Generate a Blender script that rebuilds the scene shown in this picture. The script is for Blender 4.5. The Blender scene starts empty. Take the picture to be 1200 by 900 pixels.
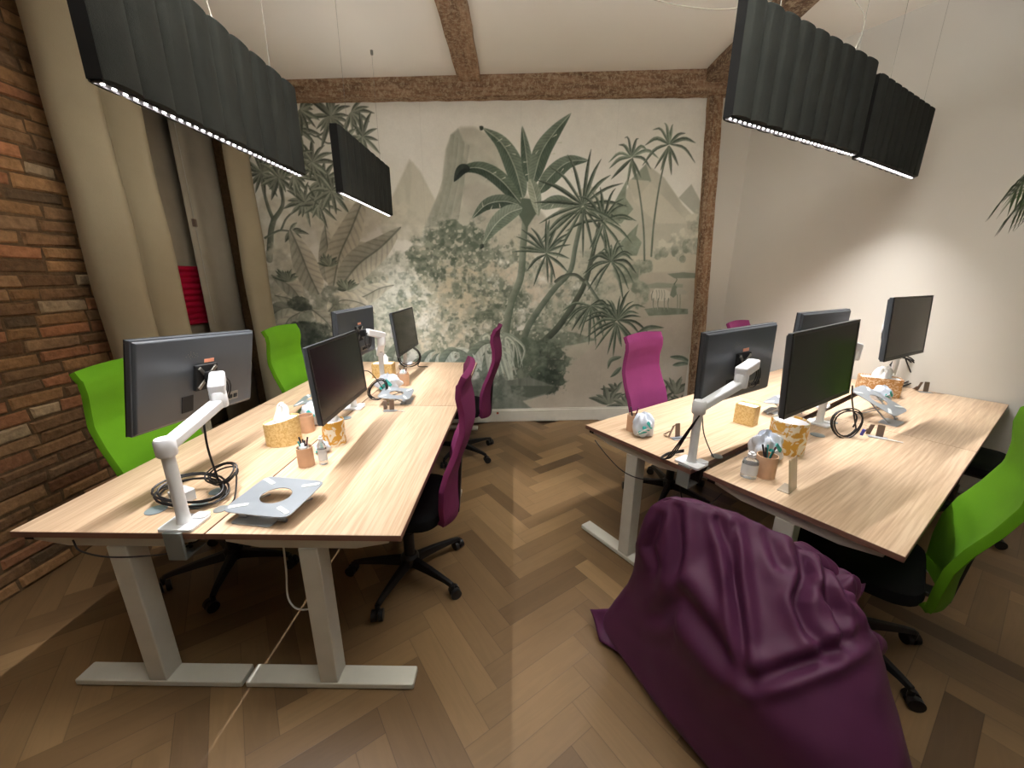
import bpy, bmesh, math, random
import numpy as np
from mathutils import Vector, Matrix, Euler
PI = math.pi
rnd = random.Random(7)
sc = bpy.context.scene
C = sc.collection
R = math.radians

# ------------------------------------------------------------------ camera model (wide phone lens)
F_, PIT, YAW, ROL, H_ = 453.43, 0.27323, -0.00772, 0.0057, 1.622
def _axes():
    cy, sy, cp, sp, cr, sr = math.cos(YAW), math.sin(YAW), math.cos(PIT), math.sin(PIT), math.cos(ROL), math.sin(ROL)
    right = Vector((cy, -sy, 0)); fwd = Vector((sy*cp, cy*cp, -sp)); up = Vector((sy*sp, cy*sp, cp))
    return cr*right + sr*up, cr*up - sr*right, fwd
E1, E2, FW = _axes()
cam = bpy.data.objects.new('camera', bpy.data.cameras.new('camera')); C.objects.link(cam)
cam.data.sensor_width = 36; cam.data.lens = 36*F_/1200; cam.data.clip_start = 0.02
m = Matrix((( E1.x, E2.x, -FW.x, 0), (E1.y, E2.y, -FW.y, 0), (E1.z, E2.z, -FW.z, H_), (0, 0, 0, 1)))
cam.matrix_world = m
sc.camera = cam
def ray(u, v): return E1*((u-600)/F_) - E2*((v-450)/F_) + FW
CAMP = Vector((0, 0, H_))
def atz(u, v, z):
    r = ray(u, v); return CAMP + r*((z-H_)/r.z)
def aty(u, v, y):
    r = ray(u, v); return CAMP + r*(y/r.y)
def atx(u, v, x):
    r = ray(u, v); return CAMP + r*(x/r.x)
def atw(u, v):                       # measured on the mural wall
    r = ray(u, v); return CAMP + r*(WB/(r.y - WK*r.x))
def pix(P):
    d = Vector(P)-CAMP; k = d.dot(FW); return 600+F_*d.dot(E1)/k, 450-F_*d.dot(E2)/k
WB, WK = 4.21, 0.085                 # back wall: y = WB + WK*x
def wally(x): return WB + WK*x
ZT = 0.74
# right-hand desk group: origin and axes (a = along the desks, b = across them)
OX, OY, ANG = 0.43884, 2.22826, 0.95844
A2 = Vector((math.sin(ANG), math.cos(ANG), 0)); B2 = Vector((math.cos(ANG), -math.sin(ANG), 0))
def RP(s, t, z=0): return Vector((OX, OY, z)) + A2*s + B2*t
ROTR = -ANG
def ceilz(x): return 3.37 + 0.06*x

# ------------------------------------------------------------------ helpers
def lin(c):
    return tuple(((x/255)/12.92 if x/255 <= 0.04045 else (((x/255)+0.055)/1.055)**2.4) for x in c)
def prop(o, label=None, cat=None, group=None, kind=None):
    if label: o['label'] = label
    if cat: o['category'] = cat
    if group: o['group'] = group
    if kind: o['kind'] = kind
    return o
def link(name, me, mat=None, parent=None, smooth=False):
    o = bpy.data.objects.new(name, me); C.objects.link(o)
    if mat:
        for q in (mat if isinstance(mat, (list, tuple)) else [mat]): me.materials.append(q)
    if smooth:
        for p in me.polygons: p.use_smooth = True
    if parent: o.parent = parent
    return o
def thing(name, label, cat, loc=(0, 0, 0), rotz=0, group=None):
    o = bpy.data.objects.new(name, None); C.objects.link(o)
    o.location = loc; o.rotation_euler = (0, 0, rotz); o.empty_display_size = .1
    return prop(o, label, cat, group)
def dup(root, loc=None, rotz=None, label=None, group=None):
    def cp(o, par):
        c = o.copy(); C.objects.link(c); c.parent = par
        for ch in [x for x in bpy.data.objects if x.parent == o and x.name != c.name]: cp(ch, c)
        return c
    kids = {}
    for x in list(bpy.data.objects):
        if x.parent: kids.setdefault(x.parent.name, []).append(x)
    def cp2(o, par):
        c = o.copy(); C.objects.link(c); c.parent = par
        for ch in kids.get(o.name, []): cp2(ch, c)
        return c
    c = cp2(root, None)
    if loc is not None: c.location = loc
    if rotz is not None: c.rotation_euler = (0, 0, rotz)
    if label: c['label'] = label
    if group: c['group'] = group
    return c
class MB:
    """collects vertices and faces, builds one mesh object"""
    def __init__(s): s.v = []; s.f = []; s.mi = []; s.cur = 0
    def add(s, vs, fs):
        o = len(s.v); s.v += [tuple(x) for x in vs]; s.f += [tuple(o+i for i in f) for f in fs]; s.mi += [s.cur]*len(fs); return s
    def box(s, x0, x1, y0, y1, z0, z1, M=None):
        vs = [Vector((x, y, z)) for x in (x0, x1) for y in (y0, y1) for z in (z0, z1)]
        if M is not None: vs = [M @ q for q in vs]
        return s.add(vs, [(0, 1, 3, 2), (4, 6, 7, 5), (0, 4, 5, 1), (2, 3, 7, 6), (0, 2, 6, 4), (1, 5, 7, 3)])
    def prism(s, pts, z0, z1, M=None):
        n = len(pts); vs = [Vector((p[0], p[1], z0)) for p in pts]+[Vector((p[0], p[1], z1)) for p in pts]
        if M is not None: vs = [M @ q for q in vs]
        return s.add(vs, [tuple(range(n))[::-1], tuple(range(n, 2*n))]+[(i, (i+1) % n, n+(i+1) % n, n+i) for i in range(n)])
    def lathe(s, prof, n=24, c=(0, 0, 0), M=None, sx=1, sy=1, cap=True):
        vs = []; k = len(prof)
        for r, z in prof:
            for i in range(n):
                a = 2*PI*i/n; vs.append(Vector((c[0]+r*sx*math.cos(a), c[1]+r*sy*math.sin(a), c[2]+z)))
        if M is not None: vs = [M @ q for q in vs]
        fs = [(j*n+i, j*n+(i+1) % n, (j+1)*n+(i+1) % n, (j+1)*n+i) for j in range(k-1) for i in range(n)]
        if cap: fs += [tuple(range(n))[::-1], tuple(range((k-1)*n, k*n))]
        return s.add(vs, fs)
    def cyl(s, r, p0, p1, n=16, r1=None):
        p0, p1 = Vector(p0), Vector(p1); d = p1-p0; q = d.to_track_quat('Z', 'Y').to_matrix().to_4x4(); q.translation = p0
        return s.lathe([(r, 0), (r1 or r, d.length)], n, M=q)
    def tube(s, pts, r, n=8, closed=False):
        pts = [Vector(p) for p in pts]; k = len(pts); vs = []; up = None
        rr = r if isinstance(r, (list, tuple)) else [r]*k
        for i in range(k):
            a = pts[i-1] if (i > 0 or closed) else pts[i]; b = pts[(i+1) % k] if (i < k-1 or closed) else pts[i]
            t = (b-a).normalized()
            if up is None: up = t.orthogonal().normalized()
            up = (up - t*up.dot(t)); up = up.normalized() if up.length > 1e-6 else t.orthogonal().normalized()
            w = t.cross(up)
            for j in range(n):
                an = 2*PI*j/n; vs.append(pts[i]+(up*math.cos(an)+w*math.sin(an))*rr[i])
        seg = k if closed else k-1
        fs = [(i*n+j, i*n+(j+1) % n, ((i+1) % k)*n+(j+1) % n, ((i+1) % k)*n+j) for i in range(seg) for j in range(n)]
        if not closed: fs += [tuple(range(n))[::-1], tuple(range((k-1)*n, k*n))]
        return s.add(vs, fs)
    def bar(s, p0, p1, w, h, up=(0, 0, 1)):
        p0, p1, up = Vector(p0), Vector(p1), Vector(up); t = (p1-p0).normalized(); x = t.cross(up).normalized(); u = x.cross(t)
        vs = [p+x*(i*w/2)+u*(j*h/2) for p in (p0, p1) for i, j in ((-1, -1), (1, -1), (1, 1), (-1, 1))]
        return s.add(vs, [(3, 2, 1, 0), (4, 5, 6, 7), (0, 1, 5, 4), (1, 2, 6, 5), (2, 3, 7, 6), (3, 0, 4, 7)])
    def grid(s, fn, nu, nv, closed_u=False):
        vs = [fn(i/(nu if closed_u else nu-1), j/(nv-1)) for j in range(nv) for i in range(nu)]
        uu = nu if closed_u else nu-1
        return s.add(vs, [(j*nu+i, j*nu+(i+1) % nu, (j+1)*nu+(i+1) % nu, (j+1)*nu+i) for j in range(nv-1) for i in range(uu)])
    def build(s, name, mat=None, parent=None, smooth=False, bevel=0, seg=2, loc=None, auto=True):
        me = bpy.data.meshes.new(name); me.from_pydata(s.v, [], s.f)
        bm = bmesh.new(); bm.from_mesh(me); bmesh.ops.recalc_face_normals(bm, faces=bm.faces); bm.to_mesh(me); bm.free()
        o = link(name, me, mat, parent, smooth)
        for p, k in zip(me.polygons, s.mi): p.material_index = k
        if smooth and auto:
            try: me.set_sharp_from_angle(angle=R(40))
            except Exception: pass
        if bevel:
            b = o.modifiers.new('bevel', 'BEVEL'); b.width = bevel; b.segments = seg; b.limit_method = 'ANGLE'; b.angle_limit = R(35)
            b.harden_normals = False
        if loc is not None: o.location = loc
        return o
def rrect(w, h, r, n=5, cx=0, cy=0):
    out = []
    for sx, sy, a0 in ((1, 1, 0), (-1, 1, 90), (-1, -1, 180), (1, -1, 270)):
        for i in range(n+1):
            a = R(a0+90*i/n); out.append((cx+sx*(w/2-r)+r*math.cos(a), cy+sy*(h/2-r)+r*math.sin(a)))
    return out
def bez(pts, n=24):
    """Catmull-Rom through points"""
    P = [Vector(p) for p in pts]; P = [P[0]*2-P[1]]+P+[P[-1]*2-P[-2]]; out = []
    for i in range(1, len(P)-2):
        for k in range(n):
            t = k/n; a, b, c, d = P[i-1:i+3]
            out.append(.5*((2*b)+(c-a)*t+(2*a-5*b+4*c-d)*t*t+(3*b-a-3*c+d)*t**3))
    out.append(P[-2]); return out

# ------------------------------------------------------------------ materials
def mat(name, col, rough=.5, metal=0, spec=.5, bump=None, var=None, emit=None, trans=0, coat=0, alpha=None, sheen=0):
    m = bpy.data.materials.new(name); m.use_nodes = True; nt = m.node_tree; b = nt.nodes['Principled BSDF']
    b.inputs['Base Color'].default_value = (*lin(col), 1); b.inputs['Roughness'].default_value = rough
    b.inputs['Metallic'].default_value = metal; b.inputs['Specular IOR Level'].default_value = spec
    b.inputs['Coat Weight'].default_value = coat; b.inputs['Sheen Weight'].default_value = sheen
    if trans: b.inputs['Transmission Weight'].default_value = trans; b.inputs['IOR'].default_value = 1.3
    if alpha is not None: b.inputs['Alpha'].default_value = alpha
    tc = nt.nodes.new('ShaderNodeTexCoord')
    sc_, amt, src = var if var else (9.0, .05, 'Object')     # gentle tone variation so that no surface is dead flat
    n = nt.nodes.new('ShaderNodeTexNoise'); n.inputs['Scale'].default_value = sc_; n.inputs['Detail'].default_value = 4
    nt.links.new(tc.outputs[src], n.inputs['Vector'])
    mr = nt.nodes.new('ShaderNodeMapRange'); mr.inputs[1].default_value = .3; mr.inputs[2].default_value = .7
    mr.inputs[3].default_value = 1-amt; mr.inputs[4].default_value = 1+amt
    nt.links.new(n.outputs['Fac'], mr.inputs[0])
    hs = nt.nodes.new('ShaderNodeHueSaturation'); hs.inputs['Color'].default_value = (*lin(col), 1)
    nt.links.new(mr.outputs[0], hs.inputs['Value']); nt.links.new(hs.outputs[0], b.inputs['Base Color'])
    if bump:
        s2, st = bump; n2 = nt.nodes.new('ShaderNodeTexNoise'); n2.inputs['Scale'].default_value = s2; n2.inputs['Detail'].default_value = 3
        nt.links.new(tc.outputs['Object'], n2.inputs['Vector'])
        bp = nt.nodes.new('ShaderNodeBump'); bp.inputs['Strength'].default_value = st; bp.inputs['Distance'].default_value = .01
        nt.links.new(n2.outputs['Fac'], bp.inputs['Height']); nt.links.new(bp.outputs[0], b.inputs['Normal'])
    if emit:
        b.inputs['Emission Color'].default_value = (*emit[0], 1); b.inputs['Emission Strength'].default_value = emit[1]
    return m
def N(nt, t, **kw):
    n = nt.nodes.new(t)
    for k, v in kw.items():
        if k.startswith('i_'):
            key = k[2:]; key = int(key) if key.isdigit() else key.replace('_', ' ')
            n.inputs[key].default_value = v
        else: setattr(n, k, v)
    return n
def ramp(nt, stops):
    n = nt.nodes.new('ShaderNodeValToRGB'); cr = n.color_ramp
    while len(cr.elements) < len(stops): cr.elements.new(.5)
    for e, (p, c) in zip(cr.elements, stops): e.position = p; e.color = (*lin(c), 1)
    return n
def wood_top():
    m = bpy.data.materials.new('oak_laminate'); m.use_nodes = True; nt = m.node_tree; b = nt.nodes['Principled BSDF']; L = nt.links.new
    tc = N(nt, 'ShaderNodeTexCoord'); oi = N(nt, 'ShaderNodeObjectInfo')
    mp = N(nt, 'ShaderNodeMapping'); mp.inputs['Scale'].default_value = (7, .55, 7)
    ad = N(nt, 'ShaderNodeVectorMath', operation='ADD'); L(tc.outputs['Object'], ad.inputs[0]); 
    ml = N(nt, 'ShaderNodeVectorMath', operation='MULTIPLY'); ml.inputs[1].default_value = (13, 7, 0)
    L(oi.outputs['Random'], ml.inputs[0]); L(ml.outputs[0], ad.inputs[1]); L(ad.outputs[0], mp.inputs[0])
    n1 = N(nt, 'ShaderNodeTexNoise', i_Scale=1.6, i_Detail=5.0, i_Distortion=1.4); L(mp.outputs[0], n1.inputs['Vector'])
    w = N(nt, 'ShaderNodeMath', operation='MULTIPLY'); w.inputs[1].default_value = 22; L(n1.outputs['Fac'], w.inputs[0])
    sn = N(nt, 'ShaderNodeMath', operation='SINE'); L(w.outputs[0], sn.inputs[0])
    mp2 = N(nt, 'ShaderNodeMapping'); mp2.inputs['Scale'].default_value = (60, 1.6, 60); L(ad.outputs[0], mp2.inputs[0])
    n2 = N(nt, 'ShaderNodeTexNoise', i_Scale=2.0, i_Detail=4.0); L(mp2.outputs[0], n2.inputs['Vector'])
    mp3 = N(nt, 'ShaderNodeMapping'); mp3.inputs['Scale'].default_value = (3.5, .2, 1); L(ad.outputs[0], mp3.inputs[0])
    n3 = N(nt, 'ShaderNodeTexNoise', i_Scale=1.4, i_Detail=2.0); L(mp3.outputs[0], n3.inputs['Vector'])
    a1 = N(nt, 'ShaderNodeMath', operation='MULTIPLY_ADD'); a1.inputs[1].default_value = .05; L(sn.outputs[0], a1.inputs[0]); L(n2.outputs['Fac'], a1.inputs[2])
    a2 = N(nt, 'ShaderNodeMath', operation='MULTIPLY_ADD'); a2.inputs[1].default_value = .7; L(n3.outputs['Fac'], a2.inputs[0]); L(a1.outputs[0], a2.inputs[2])
    cr = ramp(nt, [(.5, (176, 146, 118)), (.74, (196, 167, 137)), (.92, (208, 181, 151)), (1.0, (216, 191, 162))]); L(a2.outputs[0], cr.inputs[0])
    L(cr.outputs[0], b.inputs['Base Color']); b.inputs['Roughness'].default_value = .42
    bp = N(nt, 'ShaderNodeBump', i_Strength=.08, i_Distance=.002); L(n2.outputs['Fac'], bp.inputs['Height']); L(bp.outputs[0], b.inputs['Normal'])
    return m
def old_wood(name='rough_old_beam', axis=0, tint=1.0):
    m = bpy.data.materials.new(name); m.use_nodes = True; nt = m.node_tree; b = nt.nodes['Principled BSDF']; L = nt.links.new
    tc = N(nt, 'ShaderNodeTexCoord'); mp = N(nt, 'ShaderNodeMapping'); s = [22, 22, 22]; s[axis] = 3; mp.inputs['Scale'].default_value = s
    L(tc.outputs['Object'], mp.inputs[0])
    n1 = N(nt, 'ShaderNodeTexNoise', i_Scale=1.0, i_Detail=6.0, i_Roughness=.7); L(mp.outputs[0], n1.inputs['Vector'])
    n2 = N(nt, 'ShaderNodeTexNoise', i_Scale=34.0, i_Detail=5.0, i_Roughness=.8); L(tc.outputs['Object'], n2.inputs['Vector'])
    k = lambda c: tuple(int(x*tint) for x in c)
    cr = ramp(nt, [(.3, k((92, 68, 50))), (.48, k((140, 108, 82))), (.62, k((172, 140, 112))), (.78, k((198, 172, 146)))]); L(n1.outputs['Fac'], cr.inputs[0])
    cr2 = ramp(nt, [(.47, (0, 0, 0)), (.6, (255, 255, 255))]); L(n2.outputs['Fac'], cr2.inputs[0])
    mx = N(nt, 'ShaderNodeMix', data_type='RGBA'); L(cr2.outputs[0], mx.inputs[0]); L(cr.outputs[0], mx.inputs[6]); mx.inputs[7].default_value = (*lin((205, 186, 156)), 1)
    mt = N(nt, 'ShaderNodeMath', operation='MULTIPLY'); mt.inputs[1].default_value = .65; L(cr2.outputs[0], mt.inputs[0]); L(mt.outputs[0], mx.inputs[0])
    L(mx.outputs[2], b.inputs['Base Color']); b.inputs['Roughness'].default_value = .9
    bp = N(nt, 'ShaderNodeBump', i_Strength=.9, i_Distance=.02)
    sm = N(nt, 'ShaderNodeMath', operation='ADD'); L(n1.outputs['Fac'], sm.inputs[0]); L(n2.outputs['Fac'], sm.inputs[1]); L(sm.outputs[0], bp.inputs['Height']); L(bp.outputs[0], b.inputs['Normal'])
    return m
def parquet():
    m = bpy.data.materials.new('oak_parquet'); m.use_nodes = True; nt = m.node_tree; b = nt.nodes['Principled BSDF']; L = nt.links.new
    at = N(nt, 'ShaderNodeAttribute', attribute_name='plank'); uv = N(nt, 'ShaderNodeUVMap', uv_map='plank_uv')
    sx = N(nt, 'ShaderNodeSeparateXYZ'); L(uv.outputs[0], sx.inputs[0])
    # grain runs along u; offset every plank
    of = N(nt, 'ShaderNodeMath', operation='MULTIPLY'); of.inputs[1].default_value = 57; L(at.outputs['Fac'], of.inputs[0])
    cb = N(nt, 'ShaderNodeCombineXYZ'); ux = N(nt, 'ShaderNodeMath', operation='MULTIPLY_ADD'); ux.inputs[1].default_value = 1.5
    L(sx.outputs[0], ux.inputs[0]); L(of.outputs[0], ux.inputs[2]); L(ux.outputs[0], cb.inputs[0])
    vy = N(nt, 'ShaderNodeMath', operation='MULTIPLY'); vy.inputs[1].default_value = 14; L(sx.outputs[1], vy.inputs[0]); L(vy.outputs[0], cb.inputs[1]); L(of.outputs[0], cb.inputs[2])
    n1 = N(nt, 'ShaderNodeTexNoise', i_Scale=1.5, i_Detail=4.0, i_Distortion=.8); L(cb.outputs[0], n1.inputs['Vector'])
    w = N(nt, 'ShaderNodeMath', operation='MULTIPLY'); w.inputs[1].default_value = 26; L(n1.outputs['Fac'], w.inputs[0])
    sn = N(nt, 'ShaderNodeMath', operation='SINE'); L(w.outputs[0], sn.inputs[0])
    cr = ramp(nt, [(0, (82, 62, 40)), (.35, (110, 86, 58)), (.65, (128, 102, 70)), (.88, (146, 118, 82)), (.98, (180, 150, 110))]); L(at.outputs['Fac'], cr.inputs[0])
    va = N(nt, 'ShaderNodeMath', operation='MULTIPLY_ADD'); va.inputs[1].default_value = .035; va.inputs[2].default_value = 1; L(sn.outputs[0], va.inputs[0])
    tc = N(nt, 'ShaderNodeTexCoord'); n3 = N(nt, 'ShaderNodeTexNoise', i_Scale=1.3, i_Detail=5.0); L(tc.outputs['Object'], n3.inputs['Vector'])
    vb = N(nt, 'ShaderNodeMapRange'); vb.inputs[1].default_value = .3; vb.inputs[2].default_value = .7; vb.inputs[3].default_value = .86; vb.inputs[4].default_value = 1.14; L(n3.outputs['Fac'], vb.inputs[0])
    vm = N(nt, 'ShaderNodeMath', operation='MULTIPLY'); L(va.outputs[0], vm.inputs[0]); L(vb.outputs[0], vm.inputs[1])
    # joints
    def edge(sock, size):
        a = N(nt, 'ShaderNodeMath', operation='SUBTRACT'); a.inputs[0].default_value = size; L(sock, a.inputs[1])
        mn = N(nt, 'ShaderNodeMath', operation='MINIMUM'); L(sock, mn.inputs[0]); L(a.outputs[0], mn.inputs[1]); return mn
    e1 = edge(sx.outputs[0], PL); e2 = edge(sx.outputs[1], PW)
    mn = N(nt, 'ShaderNodeMath', operation='MINIMUM'); L(e1.outputs[0], mn.inputs[0]); L(e2.outputs[0], mn.inputs[1])
    g = N(nt, 'ShaderNodeMapRange'); g.inputs[1].default_value = 0; g.inputs[2].default_value = .0022; g.inputs[3].default_value = .55; g.inputs[4].default_value = 1; L(mn.outputs[0], g.inputs[0])
    vn = N(nt, 'ShaderNodeMath', operation='MULTIPLY'); L(vm.outputs[0], vn.inputs[0]); L(g.outputs[0], vn.inputs[1])
    hs = N(nt, 'ShaderNodeHueSaturation'); L(cr.outputs[0], hs.inputs['Color']); L(vn.outputs[0], hs.inputs['Value']); L(hs.outputs[0], b.inputs['Base Color'])
    rg = N(nt, 'ShaderNodeMapRange'); rg.inputs[3].default_value = .34; rg.inputs[4].default_value = .52; L(n3.outputs['Fac'], rg.inputs[0]); L(rg.outputs[0], b.inputs['Roughness'])
    bp = N(nt, 'ShaderNodeBump', i_Strength=.25, i_Distance=.003); L(g.outputs[0], bp.inputs['Height']); L(bp.outputs[0], b.inputs['Normal'])
    return m
def vcol(name, attr='col', rough=.9, bump=(60, .3), noise=.12, ns=24):
    m = bpy.data.materials.new(name); m.use_nodes = True; nt = m.node_tree; b = nt.nodes['Principled BSDF']; L = nt.links.new
    at = N(nt, 'ShaderNodeAttribute', attribute_name=attr); tc = N(nt, 'ShaderNodeTexCoord')
    n = N(nt, 'ShaderNodeTexNoise', i_Scale=ns, i_Detail=6.0, i_Roughness=.65); L(tc.outputs['Object'], n.inputs['Vector'])
    mr = N(nt, 'ShaderNodeMapRange'); mr.inputs[1].default_value = .3; mr.inputs[2].default_value = .7; mr.inputs[3].default_value = 1-noise; mr.inputs[4].default_value = 1+noise; L(n.outputs['Fac'], mr.inputs[0])
    hs = N(nt, 'ShaderNodeHueSaturation'); L(at.outputs['Color'], hs.inputs['Color']); L(mr.outputs[0], hs.inputs['Value']); L(hs.outputs[0], b.inputs['Base Color'])
    b.inputs['Roughness'].default_value = rough; b.inputs['Specular IOR Level'].default_value = .2
    if bump:
        n2 = N(nt, 'ShaderNodeTexNoise', i_Scale=bump[0], i_Detail=5.0); L(tc.outputs['Object'], n2.inputs['Vector'])
        bp = N(nt, 'ShaderNodeBump', i_Strength=bump[1], i_Distance=.01); L(n2.outputs['Fac'], bp.inputs['Height']); L(bp.outputs[0], b.inputs['Normal'])
    return m
def weave(name, col, rough=.85, scale=900, st=.25, sheen=.0, var=.06):
    m = mat(name, col, rough, spec=.25, var=(7, var, 'Object'), sheen=sheen); nt = m.node_tree; L = nt.links.new; b = nt.nodes['Principled BSDF']
    tc = N(nt, 'ShaderNodeTexCoord'); n = N(nt, 'ShaderNodeTexNoise', i_Scale=scale, i_Detail=2.0); L(tc.outputs['Object'], n.inputs['Vector'])
    n4 = N(nt, 'ShaderNodeTexNoise', i_Scale=scale/9, i_Detail=2.0); L(tc.outputs['Object'], n4.inputs['Vector'])
    ad = N(nt, 'ShaderNodeMath', operation='ADD'); L(n.outputs['Fac'], ad.inputs[0]); L(n4.outputs['Fac'], ad.inputs[1])
    bp = N(nt, 'ShaderNodeBump', i_Strength=st, i_Distance=.002); L(ad.outputs[0], bp.inputs['Height']); L(bp.outputs[0], b.inputs['Normal'])
    return m
PL, PW = .53, .106
M = dict(
 oak=wood_top(), edge=mat('desk_edge_band', (128, 92, 78), .5),
 frame=mat('light_grey_powder_coat', (205, 203, 192), .45), foot=mat('light_grey_foot', (208, 207, 196), .4),
 white=mat('white_enamel', (228, 230, 234), .3), whitem=mat('white_matt_plastic', (226, 228, 230), .45), grey=mat('grey_plastic', (120, 124, 122), .5),
 black=mat('black_plastic', (16, 16, 18), .42), blackm=mat('black_matt', (10, 10, 11), .75), seat=weave('black_seat_fabric', (13, 13, 15), .9),
 screen=mat('dark_screen_glass', (17, 17, 18), .2, spec=.45, var=(2, .02, 'Object')), bezel=mat('black_bezel', (14, 14, 15), .35),
 back=mat('monitor_back_shell', (62, 66, 71), .38, spec=.6), port=mat('port_metal', (120, 116, 108), .35, metal=.7), cable=mat('black_cable', (20, 18, 20), .45),
 wcable=mat('white_cable', (214, 214, 206), .4), chrome=mat('chrome', (200, 200, 200), .18, metal=1),
 silver=mat('brushed_silver', (168, 176, 184), .36, metal=.55), rubber=mat('white_rubber_pad', (222, 226, 224), .6),
 green=weave('green_chair_fabric', (86, 138, 12), .85), magenta=weave('magenta_chair_fabric', (122, 46, 92), .85),
 felt=weave('charcoal_felt', (46, 48, 45), .97, scale=420, st=.6, var=.14), feltend=mat('black_felt_end', (6, 6, 7), .95),
 rail=mat('led_rail', (120, 120, 124), .3, metal=.7), led=mat('led_lens', (255, 255, 255), .3, emit=((1, .93, .9), 9)),
 wire=mat('steel_wire', (150, 148, 140), .4, metal=.5), wirew=mat('pale_lamp_cord', (170, 165, 152), .5),
 plaster=mat('cream_plaster', (214, 211, 203), .92, bump=(90, .06), var=(2, .02, 'Object')),
 ceil=mat('cream_ceiling_plaster', (238, 235, 227), .95, bump=(6, .12), var=(1.2, .02, 'Object')),
 base=mat('white_painted_skirting', (214, 210, 198), .45), curtain=weave('beige_curtain_fabric', (166, 155, 130), .95, scale=300, st=.4, var=.03),
 blind=weave('greige_blind', (150, 140, 122), .95, scale=260, st=.3), blind2=weave('grey_beige_panel', (162, 154, 138), .95, scale=260, st=.3),
 magcloth=weave('crimson_cloth', (170, 8, 50), .9, scale=200, st=.5), wframe=mat('window_frame_paint', (196, 186, 162), .5),
 glass=mat('window_glass', (210, 220, 220), .03, trans=1.0), bean=weave('plum_bean_bag_fabric', (80, 38, 68), .5, scale=700, st=.12, var=.03),
 kraft=mat('kraft_cardboard', (208, 170, 140), .8, var=(30, .05, 'Object')), tin=None,
 tissue=mat('white_tissue', (240, 240, 238), .8), tissueb=mat('white_crumpled_film', (214, 222, 236), .35), teal=mat('teal_paper', (62, 176, 172), .6),
 pen1=mat('maroon_pen', (90, 34, 60), .35), pen2=mat('dark_pen', (40, 40, 52), .35), pen3=mat('teal_pen', (40, 160, 160), .35), bluep=mat('blue_plug', (60, 62, 150), .4),
 clear=mat('clear_plastic', (236, 240, 242), .12, trans=.75), gel=mat('bottle_label', (214, 220, 226), .4), acrylic=mat('frosted_acrylic', (226, 214, 196), .25, trans=.55),
 grom=mat('grey_cable_grommet', (126, 138, 142), .4), label=mat('orange_white_label', (226, 150, 120), .6), tan=mat('tan_box', (204, 158, 104), .7),
 leafg=mat('palm_leaf', (40, 58, 22), .4, var=(20, .3, 'Object')), leafp=mat('pale_palm_leaf', (120, 134, 104), .5), pot=mat('terracotta_pot', (150, 84, 56), .8),
 soil=mat('potting_soil', (40, 28, 20), .95), hinge=mat('brown_grey_bracket', (128, 110, 98), .35, metal=.5), socket=mat('socket_red', (186, 90, 60), .5), tray=mat('under_desk_tray', (150, 150, 142), .5),
)
def goldpat(name, base, lt, scale=26, dist=3.0, lo=.42, hi=.55):
    m = bpy.data.materials.new(name); m.use_nodes = True; nt = m.node_tree; b = nt.nodes['Principled BSDF']; L = nt.links.new
    tc = N(nt, 'ShaderNodeTexCoord'); n = N(nt, 'ShaderNodeTexNoise', i_Scale=scale, i_Detail=2.0, i_Distortion=dist); L(tc.outputs['Object'], n.inputs['Vector'])
    cr = ramp(nt, [(lo, base), (hi, lt)]); L(n.outputs['Fac'], cr.inputs[0]); L(cr.outputs[0], b.inputs['Base Color']); b.inputs['Roughness'].default_value = .45
    return m
M['gold'] = goldpat('gold_flecked_board', (206, 172, 106), (226, 200, 142), 90, 1.0)
M['goldw'] = goldpat('gold_and_white_print', (216, 164, 66), (238, 228, 206), 16, 2.2, .47, .53)
M['brownp'] = goldpat('brown_and_white_print', (188, 138, 84), (226, 200, 168), 30, 2.5, .5, .58)
EXPO = 0.88

# ================================================================== ROOM
def struct(name, mb, m, bevel=0, smooth=False):
    o = mb.build(name, m, None, smooth, bevel); o['kind'] = 'structure'; return o
XL = -2.6
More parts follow.
